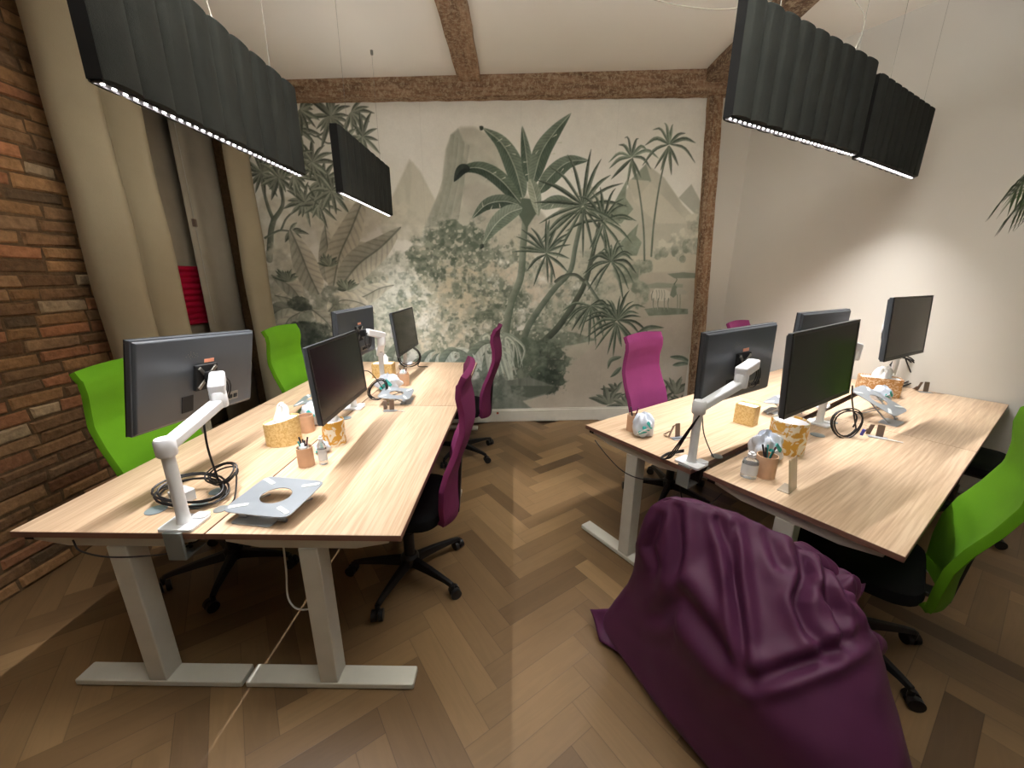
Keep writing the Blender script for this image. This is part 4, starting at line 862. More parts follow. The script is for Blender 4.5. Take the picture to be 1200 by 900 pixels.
# ================================================================== THINGS ON THE DESKS
def at(u, v, z=ZT): return atz(u, v, z)
def lump(mb, c, r, seed, sq=(1, 1, 1), amp=.28, n=22, m=16):
    """crumpled closed blob resting on z = c.z"""
    q = random.Random(seed); ph = [(q.uniform(0, 6), q.uniform(0, 6), q.randint(2, 7), q.randint(2, 6)) for _ in range(7)]
    vs = []
    for j in range(m+1):
        th = PI*j/m
        for i in range(n):
            a = 2*PI*i/n; k = 1+amp*sum(math.sin(p[2]*a+p[0])*math.sin(p[3]*th+p[1]) for p in ph)/4
            x, y, z = math.sin(th)*math.cos(a)*k, math.sin(th)*math.sin(a)*k, math.cos(th)*k
            vs.append((c[0]+x*r*sq[0], c[1]+y*r*sq[1], max(c[2]+.001, c[2]+r*sq[2]*(z+.8))))
    fs = [(j*n+i, j*n+(i+1) % n, (j+1)*n+(i+1) % n, (j+1)*n+i) for j in range(m) for i in range(n)]
    return mb.add(vs, fs)
def tissue_mesh(mb, c, r, h, seed):
    q = random.Random(seed); n = 30; vs = []; m = 9
    for j in range(m):
        t = j/(m-1)
        for i in range(n):
            a = 2*PI*i/n; f = (1-t)*.55+.12+.45*t*(1-t); k = r*(f+(.30*t+.06)*math.sin(5*a+seed)*.8+.12*math.sin(9*a+2*t+seed)*(.3+t))
            vs.append((c[0]+k*math.cos(a)*.8+.2*h*t, c[1]+k*math.sin(a)*.45, c[2]+h*t*(1+.28*math.sin(2*a+seed)+.15*math.sin(5*a))))
    return mb.add(vs, [(j*n+i, j*n+(i+1) % n, (j+1)*n+(i+1) % n, (j+1)*n+i) for j in range(m-1) for i in range(n)])
def tissue_pot(loc, rx, ry, h, m, label, slant=0, rot=0, tissue=True, seed=1, square=False, group='tissue holders'):
    t = thing('tissue_holder', label, 'tissue holder', loc, rot, group)
    n = 40; mb = MB(); prof = [(1, .0), (1.0, 1.0), (.95, 1.0), (.94, .06), (.01, .055)]
    vs = []; 
    pts = [(math.cos(2*PI*i/n), math.sin(2*PI*i/n)) for i in range(n)]
    if square: pts = [(x/1.0, y/1.0) for x, y in rrect(2, 2, .25, 9)]
    n = len(pts)
    for k, z in prof:
        for x, y in pts: vs.append((x*rx*k, y*ry*k, z*h*(1+slant*x)+.001))
    mb.add(vs, [(j*n+i, j*n+(i+1) % n, (j+1)*n+(i+1) % n, (j+1)*n+i) for j in range(4) for i in range(n)]+[tuple(range(n))[::-1], tuple(range(4*n, 5*n))])
    mb.build('body', m, t, True)
    ld = MB(); vs = [(x*rx*.94, y*ry*.94, h*(1+slant*x)*.94) for x, y in pts]; ld.add(vs+[(v[0], v[1], v[2]-.004) for v in vs], [tuple(range(n)), tuple(range(n, 2*n))[::-1]]); ld.build('inner_lid', M['white'], t)
    if tissue:
        mb = MB(); tissue_mesh(mb, (0, 0, h*.93), rx*.8, .075, seed); o = mb.build('tissue', M['tissue'], t, True, auto=False); s = o.modifiers.new('t', 'SOLIDIFY'); s.thickness = .0015
    return t
def pen_cup(loc, r, h, label, pens, seed=1, fluff=True):
    t = thing('pen_cup', label, 'pen cup', loc, 0, 'kraft cardboard pen cups')
    MB().lathe([(r, .001), (r, h), (r-.003, h), (r-.003, .006), (.002, .005)], 28).build('cup', M['kraft'], t, True)
    q = random.Random(seed)
    for i, m in enumerate(pens):
        a = 2*PI*i/max(1, len(pens))+q.uniform(-.3, .3); k = r*.55
        p0 = Vector((-k*.5*math.cos(a), -k*.5*math.sin(a), .008)); p1 = Vector((k*1.15*math.cos(a), k*1.15*math.sin(a), h+q.uniform(.03, .05)))
        mb = MB(); mb.cyl(.004, p0, p1, 8); mb.cyl(.0045, p0.lerp(p1, .72), p1, 8, .003); mb.build('pen', M[m], t, True)
    if fluff:
        mb = MB(); lump(mb, (0, 0, h-.02), r*.62, seed, (1, 1, .9), .35); mb.build('wipe', M['tissue'], t, True)
    return t
def bag(loc, r, label, seed, sq=(1, .8, .9), teal=True, rot=0):
    t = thing('wrapped_headset', label, 'plastic bag', loc, rot, 'clear bags with teal slips')
    mb = MB(); lump(mb, (0, 0, .001), r, seed, sq, .33, 30, 20); mb.build('film_bag', M['tissueb'], t, True)
    if teal:
        mb = MB(); a = seed
        for k in range(3):
            M_ = Matrix.Translation((r*.25*(k-1), -r*sq[1]*(.92+.1*k), r*sq[2]*(.55+.3*k))) @ Euler((R(70), R(30*(k-1)+20), R(12))).to_matrix().to_4x4()
            mb.prism(rrect(r*.75, r*.28, r*.06, 3), -.002, .002, M_)
        mb.build('teal_slip', M['teal'], t)
        mb = MB(); mb.tube([(-r*.8, -r*.6, r*.3), (-r*.2, -r*.95, r*.9), (r*.5, -r*.7, r*1.1), (r*.8, -r*.2, r*.5)], r*.06, 8); mb.build('headband', M['white'], t, True)
    return t
def bottle(loc, r, h, label, rot=0):
    t = thing('spray_bottle', label, 'bottle', loc, rot, 'small clear bottles')
    MB().lathe([(r*.96, .001), (r, .006), (r, h*.62), (r*.85, h*.72), (r*.42, h*.8), (r*.42, h*.84)], 24, sy=.75).build('bottle_body', M['clear'], t, True)
    MB().lathe([(r*.5, h*.82), (r*.5, h*.93), (r*.34, h*.94), (r*.3, h)], 18).build('cap', M['white'], t, True)
    MB().lathe([(r*1.01, h*.16), (r*1.01, h*.55)], 24, sy=.76, cap=False).build('bottle_label', M['gel'], t, True)
    return t
# left island
P = at(325, 524); tissue_pot((P.x+.005, P.y+.06, ZT), .088, .066, .135, M['gold'], 'oval gold-flecked tissue holder with a slanted rim on the left island, nearest', .13, .25, seed=2)
P = at(355, 549); pen_cup((P.x, P.y+.035, ZT), .036, .095, 'kraft pen cup full of dark pens, nearest on the left island', ['pen1', 'pen2', 'pen2', 'pen2', 'pen3', 'pen2'], 3)
P = at(376, 547); bottle((P.x, P.y+.03, ZT), .021, .145, 'slim clear bottle beside the nearest pen cup of the left island')
P = at(366, 535); bag((P.x+.03, P.y+.05, ZT), .036, 'crumpled clear bag with teal slip squeezed behind the nearest left pen cup', 5)
P = at(388, 524); tissue_pot((P.x, P.y+.05, ZT), .056, .056, .135, M['goldw'], 'gold and white patterned pot under the front-facing monitor of the left island', 0, 0, tissue=True, seed=6)
P = at(357, 508); pen_cup((P.x, P.y+.035, ZT), .04, .1, 'plain kraft cup before a white bag on the left island', [], 4, False)
P = at(366, 500); bag((P.x-.01, P.y+.05, ZT), .068, 'white crumpled bag behind the plain kraft cup of the left island', 8, (1, .8, 1.1))
P = at(448, 443); tissue_pot((P.x, P.y+.06, ZT), .092, .06, .125, M['gold'], 'gold-flecked tissue box with white tissue at the far end of the left island', 0, 0, seed=4, square=True)
P = at(472, 452); pen_cup((P.x, P.y+.035, ZT), .046, .1, 'kraft pen cup with a few pens near the far seam of the left island', ['pen1', 'pen2', 'pen1', 'pen3'], 9)
P = at(455, 458); bag((P.x, P.y+.03, ZT), .085, 'pale bag with teal slip lying on the tilted stand of the left island', 12, (1.1, .8, .8))
# right island
P = at(742, 508); pen_cup((P.x+.01, P.y+.05, ZT), .036, .1, 'kraft cup with two pens half hidden behind a bag near the right island corner', ['pen1', 'pen2'], 13, False)
P = at(753, 512); bag((P.x+.005, P.y+.02, ZT), .064, 'clear bag with bright teal slip near the corner of the right island', 14, (.95, .75, 1.15))
P = at(878, 499); tissue_pot((P.x, P.y+.045, ZT), .058, .045, .125, M['gold'], 'pale gold box without tissue beside a laptop stand on the right island', 0, -.9, tissue=False, square=True)
P = at(930, 534); tissue_pot((P.x, P.y+.07, ZT), .084, .084, .17, M['goldw'], 'large gold and white pot below the largest screen of the right island', 0, 0, tissue=False)
P = at(898, 562); pen_cup((P.x+.01, P.y+.035, ZT), .043, .105, 'kraft pen cup with teal pen at the nearest desk of the right island', ['pen1', 'pen3', 'pen2', 'pen2', 'pen3'], 16, False)
P = at(881, 563); bottle((P.x, P.y+.03, ZT), .033, .125, 'squat clear bottle before the nearest pen cup of the right island', -.5)
P = at(898, 545); bag((P.x+.03, P.y+.07, ZT), .07, 'white bag with teal slip behind the nearest pen cup of the right island', 17, (1.1, .8, 1.1))
P = at(1036, 465); tissue_pot((P.x, P.y+.07, ZT), .125, .07, .14, M['brownp'], 'brown and white patterned tissue box by the wall end of the right island', 0, -.55, seed=7, square=True)
P = at(1030, 478); bag((P.x-.02, P.y-.01, ZT+.06), .06, 'white bag with teal slip resting on the tilted stand of the right island', 18, (1.1, .8, .9))
# frosted acrylic card holder
P = atz(928, 577, ZT); t = thing('card_holder', 'frosted acrylic card holder standing on the nearest desk of the right island', 'card holder', (P.x+.01, P.y+.01, ZT), R(38))
mb = MB(); mb.box(-.045, .045, -.002, .002, .002, .15, Matrix.Rotation(R(-9), 4, 'X')); mb.build('card_panel', M['acrylic'], t, bevel=.002)
MB().box(-.045, .045, -.002, .045, .0005, .004).build('card_foot', M['acrylic'], t, bevel=.001)
P = at(1003, 441); t = thing('desk_organiser', 'small translucent white organiser tower at the wall end of the right island', 'organiser', (P.x, P.y, ZT), ROTR)
MB().box(-.055, .055, -.05, .05, .001, .19).build('organiser_body', M['acrylic'], t, bevel=.006); MB().box(-.058, .058, -.053, .053, .10, .108).box(-.058, .058, -.053, .053, .182, .192).build('shelf_rim', M['white'], t, bevel=.003)

# ---- laptop stands
def laptop_stand(loc, rot, label, lift=.05, tilt=12, sx=.25, sy=.22, fold=True):
    t = thing('laptop_stand', label, 'laptop stand', loc, rot, 'silver laptop stands')
    T = Matrix.Translation((0, 0, lift)) @ Matrix.Rotation(R(tilt), 4, 'X')
    outer = []; inner = []; n = 72
    for i in range(n):
        a = 2*PI*i/n; ca, sa = math.cos(a), math.sin(a); k = (abs(ca)**9+abs(sa)**9)**(-1/9); outer.append((sx/2*ca*k, sy/2*sa*k)); inner.append((.058*ca, .05*sa))
    vs = [T @ Vector((x, y, z)) for z in (0, .004) for x, y in outer]+[T @ Vector((x, y, z)) for z in (0, .004) for x, y in inner]
    fs = [(i, (i+1) % n, n+(i+1) % n, n+i) for i in range(n)]+[(2*n+i, 3*n+i, 3*n+(i+1) % n, 2*n+(i+1) % n) for i in range(n)]+[(n+i, n+(i+1) % n, 3*n+(i+1) % n, 3*n+i) for i in range(n)]+[(i, 2*n+i, 2*n+(i+1) % n, (i+1) % n) for i in range(n)]
    MB().add(vs, fs).build('plate', M['silver'], t, bevel=.0008, seg=1)
    for x, y, a in ((-.085, -.075, 25), (.085, -.075, -25), (-.085, .075, -25), (.085, .075, 25)):
        MB().prism(rrect(.065, .016, .004, 3), .004, .0062, T @ Matrix.Translation((x*sx/.25, y*sy/.22, 0)) @ Matrix.Rotation(R(a), 4, 'Z')).build('rubber_pad', M['rubber'], t)
    MB().prism(rrect(sx*.6, sy*.34, .012, 5), .001, .005, Matrix.Translation((-.02, -sy*.34, 0))).build('base_plate', M['silver'], t, bevel=.001)
    for s in (-1, 1):
        m_ = MB(); x = s*sx*.3; y0, y1 = -sy*.33, sy*.3; zt = lift+math.tan(R(tilt))*y1*.0
        pA = Vector((x, y0, .008)); pB = T @ Vector((x, y1*.4, -.004)); m_.bar(pA, pB, .012, .006)
        pC = Vector((x+.014*s, y1, .008)); pD = T @ Vector((x+.014*s, -y1*.7, -.004)); m_.bar(pC, pD, .012, .006); m_.cyl(.007, pA-Vector((.016, 0, 0)), pA+Vector((.016, 0, 0)), 10)
        m_.build('folding_strut', M['silver'], t, bevel=.001)
    return t
c = (atz(295, 556, .80)+atz(378, 565, .80)+atz(355, 608, .79)+atz(265, 600, .79))/4
laptop_stand((c.x, c.y, ZT), R(-8), 'folded silver laptop stand lying at the near edge of the left island', .052, 4, .27, .235)
P = at(368, 480); laptop_stand((P.x+.02, P.y+.0, ZT), R(-80), 'silver laptop stand behind the white bag in the middle of the left island', .09, 14)
P = at(463, 472); laptop_stand((P.x, P.y+.05, ZT), R(96), 'silver laptop stand with a bag on it near the seam of the left island', .055, 6, .27, .22)
P = at(915, 486); laptop_stand((P.x+.03, P.y+.0, ZT), R(-140), 'silver laptop stand half hidden behind the largest screen of the right island', .1, 10, .26, .23)
P = at(1030, 492); laptop_stand((P.x, P.y+.04, ZT), R(32), 'opened silver laptop stand tilted steeply on the right island', .12, 24, .24, .27)
# ---- phone-bracket like folding stands
def bracket(loc, rot, label, h=.07):
    t = thing('folding_bracket', label, 'bracket', loc, rot, 'small folding metal brackets')
    MB().bar((-.02, -.005, h*.5), (-.02, .035, h*.02+.004), .02, .003).bar((-.02, .0, .004), (-.012, -.02, h), .022, .003).build('rear_leg', M['hinge'], t)
    MB().prism(rrect(.032, h, .004, 3), -.0015, .0015, Matrix.Translation((.028, -.01, h*.52)) @ Matrix.Rotation(R(82), 4, 'X')).build('upright_plate', M['hinge'], t)
    MB().tube([(-.03, -.03, .005), (.04, -.045, .006), (.12, -.06, .006)], .003, 6).build('hinge_rod', M['chrome'], t, True)
    MB().prism(rrect(.085, .04, .004, 3), .001, .004, Matrix.Translation((.02, -.03, 0))).build('foot_plate', M['silver'], t)
    return t
P = at(1022, 510); bracket((P.x, P.y, ZT), ROTR+R(20), 'small folding metal bracket on the seam of the right island')
P = at(1082, 456); bracket((P.x-.09, P.y-.06, ZT), ROTR+R(35), 'small folding metal bracket by the plain wall', .08)
P = at(787, 512); bracket((P.x, P.y, ZT), R(20), 'small white-grey bracket beside the arm post of the right island', .08)
P = at(455, 480); bracket((P.x, P.y, ZT), R(5), 'small metal bracket beside the tangled cables of the left island', .07)
P = at(208, 592); t = thing('cable_box', 'white plastic clip block inside the black cable coil of the left island', 'clip block', (P.x, P.y+.03, ZT), R(-20))
MB().box(-.035, .035, -.03, .03, .001, .05).build('block', M['whitem'], t, bevel=.004); MB().box(-.02, .02, -.032, -.029, .012, .04).build('recess', M['port'], t, bevel=.001)
# ---- grommets and pads
for i, (u, v, r, lab) in enumerate(((255, 576, .03, 'grey round cable pad behind the folded laptop stand'), (233, 592, .03, 'grey round cable pad beside the near arm post of the left island'), (259, 597, .025, 'dark round cable pad with a cord end, left of the folded laptop stand'), (183, 598, .035, 'pale green round pad under the black cable coil of the left island'),
                          (406, 490, .03, 'pale round pad below the middle monitor of the left island'), (840, 535, .028, 'dark round pad with a cord end beside the white post on the right island'), (958, 510, .035, 'clear round pad below the largest screen of the right island'), (975, 495, .03, 'pale round pad left of the hanging cable coil on the right island'))):
    P = at(u, v); mb = MB(); mb.lathe([(r, .0005), (r, .003), (r*.8, .005)], 28, c=(P.x, P.y, ZT)); prop(mb.build('cable_pad', M['grom'] if i not in (2, 5) else M['grey'], None, True), lab, 'cable pad', 'round cable pads')

# ---- cables
def coil(name, c, rad, n, label, tilt=(0, 0), seed=1, r=.0035, m='cable', sq=.75, tail=None, spread=.012, cat='cable'):
    q = random.Random(seed); E_ = Euler((R(tilt[0]), R(tilt[1]), 0)).to_matrix(); mb = MB(); pts = []
    for k in range(n*22+1):
        a = 2*PI*k/22; kk = k/22; rr = rad*(1+.10*math.sin(kk*2.3+seed)+.05*math.sin(a*3+seed)); p = E_ @ Vector((rr*math.cos(a), rr*sq*math.sin(a), spread*math.sin(kk*1.7+seed)+.004*k/22)); pts.append(Vector(c)+p)
    if tail: pts += [Vector(p) for p in bez([pts[-1]]+[Vector(p) for p in tail], 8)[1:]]
    mb.tube(pts, r, 7); o = mb.build(name, M[m], None, True); return prop(o, label, cat)
A0 = Vector((-1.20, 1.212, 0))
coil('cable_coil', (-1.295, 1.375, ZT+.035), .128, 4, 'thick black cable coil lying around the near arm post of the left island', (14, 6), 3, .0042, tail=[(-1.22, 1.42, .8), (-1.235, 1.42, .95), (-1.25, 1.45, 1.08)], sq=.62)
coil('cable_coil', (-1.22, 1.45, ZT+.07), .06, 3, 'smaller loop of black cable behind the near arm post of the left island', (35, -10), 5, .0035, tail=[(-1.16, 1.44, .80), (-1.12, 1.36, .757), (-1.115, 1.315, .747)])
P = at(490, 425); coil('cable_coil', (-1.03, 3.68, ZT+.125), .105, 3, 'black cable coil hanging under the monitor nearest the mural', (88, 20), 7, .0045, sq=.95, tail=[(-.95, 3.7, .76), (-.86, 3.72, .75)])
P = at(440, 470); coil('cable_tangle', (P.x, P.y+.08, ZT+.06), .06, 5, 'tangled thin black cables beside the middle arm post of the left island', (70, 30), 9, .0032, sq=1.3, spread=.03, tail=[(P.x-.05, P.y+.05, .95), (-1.0, 2.2, 1.02)])
c = atz(990, 497, ZT+.075); coil('cable_coil', (c.x, c.y, ZT+.085), .082, 3, 'black cable coil hanging below the largest screen of the right island', (86, 28), 11, .004, sq=1.0, tail=[(c.x+.01, c.y, .95), (c.x-.03, c.y-.02, 1.05)])
o = MB().cyl(.008, (c.x+.062, c.y-.05, ZT+.03), (c.x+.066, c.y-.055, ZT+.065), 10).build('display_plug', M['bluep'], None, True); prop(o, 'blue display plug at the side of the hanging cable coil', 'plug')
c = atz(1055, 440, ZT+.1); coil('cable_coil', (c.x, c.y, ZT+.13), .125, 3, 'black cable coil hanging below the screen by the plain wall', (86, 30), 13, .005, sq=.95, tail=[(c.x-.04, c.y, 1.05), (c.x-.1, c.y-.03, 1.12)])
c = at(775, 520); 
mb = MB(); b0 = RP(.062, .655)
for k in range(3):
    p = bez([(b0.x-.002, b0.y-.02, 1.0), (b0.x-.035, b0.y+.0, .9+.01*k), (b0.x-.09-.01*k, b0.y+.02, ZT+.025), (b0.x-.13, b0.y+.05, ZT+.008), (b0.x-.07, b0.y+.085+.01*k, ZT+.008), (b0.x+.0, b0.y+.09, ZT+.02+.006*k)], 8); mb.tube(p, .0032, 7)
prop(mb.build('cable_bundle', M['cable'], None, True), 'black cables looping from the white arm post onto the right island', 'cable')
mb = MB(); pt = at(836, 537); mb.tube(bez([(b0.x+.035, b0.y+.03, .98), (b0.x+.04, b0.y+.0, .9), (b0.x+.075, b0.y-.01, .82), (pt.x, pt.y, ZT+.008)], 8), .0028, 7)
prop(mb.build('cable', M['cable'], None, True), 'thin black cable drooping right of the white arm post to a dark pad', 'cable')
mb = MB(); mb.tube(bez([(-1.58, 1.17, .70), (-1.54, 1.15, .672), (-1.45, 1.145, .652), (-1.34, 1.15, .65), (-1.22, 1.16, .662), (-1.12, 1.2, .70)], 8), .003, 7); prop(mb.build('cable', M['cable'], None, True), 'thin dark cord sagging under the front edge of the left island', 'cable')
mb = MB(); mb.tube(bez([(-.87, 1.24, .70), (-.88, 1.24, .52), (-.885, 1.23, .40), (-.85, 1.22, .355), (-.79, 1.21, .37), (-.778, 1.205, .44)], 8), .0035, 7); prop(mb.build('cable', M['wcable'], None, True), 'white cord hanging in a hook beside the bare leg of the left island', 'cable')
q0, q1 = RP(-.02, .10, .70), RP(.02, .58, .70)
mb = MB(); mb.tube(bez([q0+Vector((0, 0, -.02)), RP(-.02, .2, .62), RP(-.03, .33, .58), RP(-.02, .45, .585), RP(.03, .56, .62)], 8), .003, 7); mb.tube(bez([RP(.03, .62, .66), RP(.02, .66, .55), RP(.03, .7, .42), RP(.05, .74, .5), RP(.06, .82, .66)], 8), .003, 7)
prop(mb.build('cable', M['cable'], None, True), 'dark cords sagging under the near edge of the right island', 'cable')
mb = MB(); mb.box(-.05, .05, -.02, .02, -.03, 0); o = mb.build('power_strip', M['black'], None, bevel=.004); o.location = RP(.06, .07, .712); o.rotation_euler = (0, 0, ROTR); prop(o, 'black power strip screwed under the near left corner of the right island', 'power strip')
mb = MB(); mb.box(-.03, .03, -.09, .09, -.05, 0); mb.box(-.02, .02, .02, .06, -.09, -.05); o = mb.build('power_adapter', M['blackm'], None, bevel=.005); o.location = RP(.2, .62, .68); o.rotation_euler = (0, 0, ROTR+.3); prop(o, 'black power adapter bundle under the gap of the right island', 'adapter')

# ================================================================== LAMPS (felt panels with a line of LEDs)
def lamp(P, Q, zb, h, label, power, nrib=9, up=0):
    P, Q = Vector(P), Vector(Q); L_ = (Q-P).length; d = (Q-P)/L_; rot = math.atan2(d.y, d.x); th = .046
    t = thing('pendant_lamp', label, 'pendant lamp', (P.x, P.y, zb), rot, 'felt-covered linear pendant lamps')
    for s in (-1, 1):
        mb = MB(); n = 10; rw = L_/nrib; top = []
        cols = []
        for k in range(nrib):
            for i in range(n+1 if k == nrib-1 else n):
                a = i/n; cols.append((k*rw+a*rw, .018*math.sin(PI*a)**.5, -.008*(1-math.sin(PI*a)**.5)))
        vs = []; y0 = s*.006
        for x, y, dz in cols: vs += [(x, s*(th/2)+s*y-s*.0, 0), (x, s*(th/2)+s*y, h+dz-.012), (x, s*(th/2)+s*y*.3, h+dz), (x, y0, h+dz*.5), (x, y0, 0)]
        m_ = len(cols); fs = [(i*5+j, i*5+(j+1) % 5, (i+1)*5+(j+1) % 5, (i+1)*5+j) for i in range(m_-1) for j in range(5)]+[(0, 1, 2, 3, 4), tuple((m_-1)*5+j for j in (4, 3, 2, 1, 0))]
        mb.add(vs, fs); mb.build('felt_panel', M['felt'], t, True)
    for x in (-.004, L_): MB().box(x, x+.004, -th/2, th/2, 0, h-.004).build('end_cap', M['feltend'], t)
    MB().box(0, L_, -.016, -.0125, -.007, .0).box(0, L_, .0125, .016, -.007, .0).box(0, L_, -.016, .016, -.002, .0).box(0, .004, -.016, .016, -.007, 0).box(L_-.004, L_, -.016, .016, -.007, 0).build('led_housing', M['rail'], t)
    nl = 32; l0 = MB().lathe([(.0052, -.0065), (.0052, -.004), (.003, -.002)], 10).build('led_lens', M['led'], t, True)
    for i in range(nl):
        q = l0
        if i: q = l0.copy(); C.objects.link(q); q.parent = t
        q.location = ((i+.5)*L_/nl, 0, 0)
    for x in (.22*L_, .85*L_):
        wx = P+d*x; zc_ = ceilz(wx.x)-zb
        MB().cyl(.0009, (x, 0, h-.01), (x, 0, zc_), 6).build('suspension_wire', M['wire'], t)
        MB().lathe([(.009, zc_-.03), (.011, zc_-.02), (.011, zc_)], 12, c=(x, 0, 0)).build('ceiling_fixing', M['wire'], t, True)
    # the lamp's light goes down through the lenses; the upward fill is added
    def area(nm, z, rx, pw, spread, colr, w):
        l = bpy.data.lights.new(nm, 'AREA'); l.shape = 'RECTANGLE'; l.size = L_*.97; l.size_y = w; l.energy = pw; l.spread = R(spread); l.color = colr
        o = bpy.data.objects.new(nm, l); C.objects.link(o); o.parent = t; o.location = (L_/2, 0, z); o.rotation_euler = (rx, 0, 0)
    area('lamp_light_down', -.0075, 0, power, SPREAD, (1, .97, .96), .016)
    area('added_fill_up', h+.012, PI, power*up, 170, (1, .98, .94), .03)
    return t
SPREAD = 96
PD = 8.2
UP = .08
AMB = 84
lamp((-1.135, 1.215, 0), (-1.135, 2.245, 0), 2.125, .395, 'nearest felt pendant lamp over the left island with separate bright LED points', PD, up=UP)
lamp((-1.135, 2.725, 0), (-1.135, 3.74, 0), 2.135, .39, 'farther small-looking felt pendant lamp before the mural', PD, up=UP)
zr = 2.33
q = [atz(u, v, zr) for u, v in ((853, 137), (1000, 181), (1005, 184), (1069, 208))]
lamp(q[0], q[1], zr, .46, 'felt pendant lamp over the near half of the right island', PD*1.15, up=UP)
lamp(q[2], q[3], zr, .43, 'felt pendant lamp over the far half of the right island, near the plain wall', PD*1.15, up=UP)
# lamp cords
def cord(pts, label):
    o = MB().tube(bez(pts, 10), .0022, 6).build('lamp_cord', M['wirew'], None, True); prop(o, label, 'cord', 'lamp power cords')
cord([(-1.135, 1.75, 2.5), (-1.17, 1.76, 2.7), (-1.20, 1.8, 2.95), (-1.28, 1.9, 3.18), (-1.5, 2.0, ceilz(-1.5)-.004)], 'pale power cord curling from the nearest left lamp up to the ceiling')
ql = q[0]+(q[1]-q[0])*.06
cord([(ql.x, ql.y, zr+.43), (ql.x-.12, ql.y+.25, zr+.56), (ql.x-.3, ql.y+.6, zr+.8), (ql.x-.45, ql.y+.9, ceilz(ql.x-.45)-.004)], 'pale power cord running from the near right lamp across the ceiling')
qm = q[0]+(q[1]-q[0])*.8
cord([(qm.x, qm.y, zr+.43), (qm.x+.05, qm.y+.03, zr+.62), (qm.x+.0, qm.y+.1, zr+.8), (qm.x+.12, qm.y+.2, ceilz(qm.x)-.004)], 'pale power cord rising behind the near right lamp')

# added trough out of view, no lamp of this room, brightens the ceiling
t = thing('added_fill_trough', 'added open-topped fill trough, unseen above the viewer, brightening the ceiling', 'pendant lamp', (0.3, .95, 2.72))
MB().box(-1.0, 1.0, -.2, .2, 0, .02).box(-1.0, 1.0, -.2, -.19, .02, .07).box(-1.0, 1.0, .19, .2, .02, .07).box(-1.0, -.99, -.19, .19, .02, .07).box(.99, 1.0, -.19, .19, .02, .07).build('trough', M['base'], t)
for x in (-.8, .8): MB().cyl(.002, (x, 0, .02), (x, 0, ceilz(.3+x)-2.72), 6).build('suspension_wire', M['wire'], t)
l = bpy.data.lights.new('added_fill_light', 'AREA'); l.shape = 'RECTANGLE'; l.size = 1.9; l.size_y = .36; l.energy = AMB; l.color = (.97, .985, 1)
o = bpy.data.objects.new('added_fill_light', l); C.objects.link(o); o.parent = t; o.location = (0, 0, .03); o.rotation_euler = (PI, 0, 0)

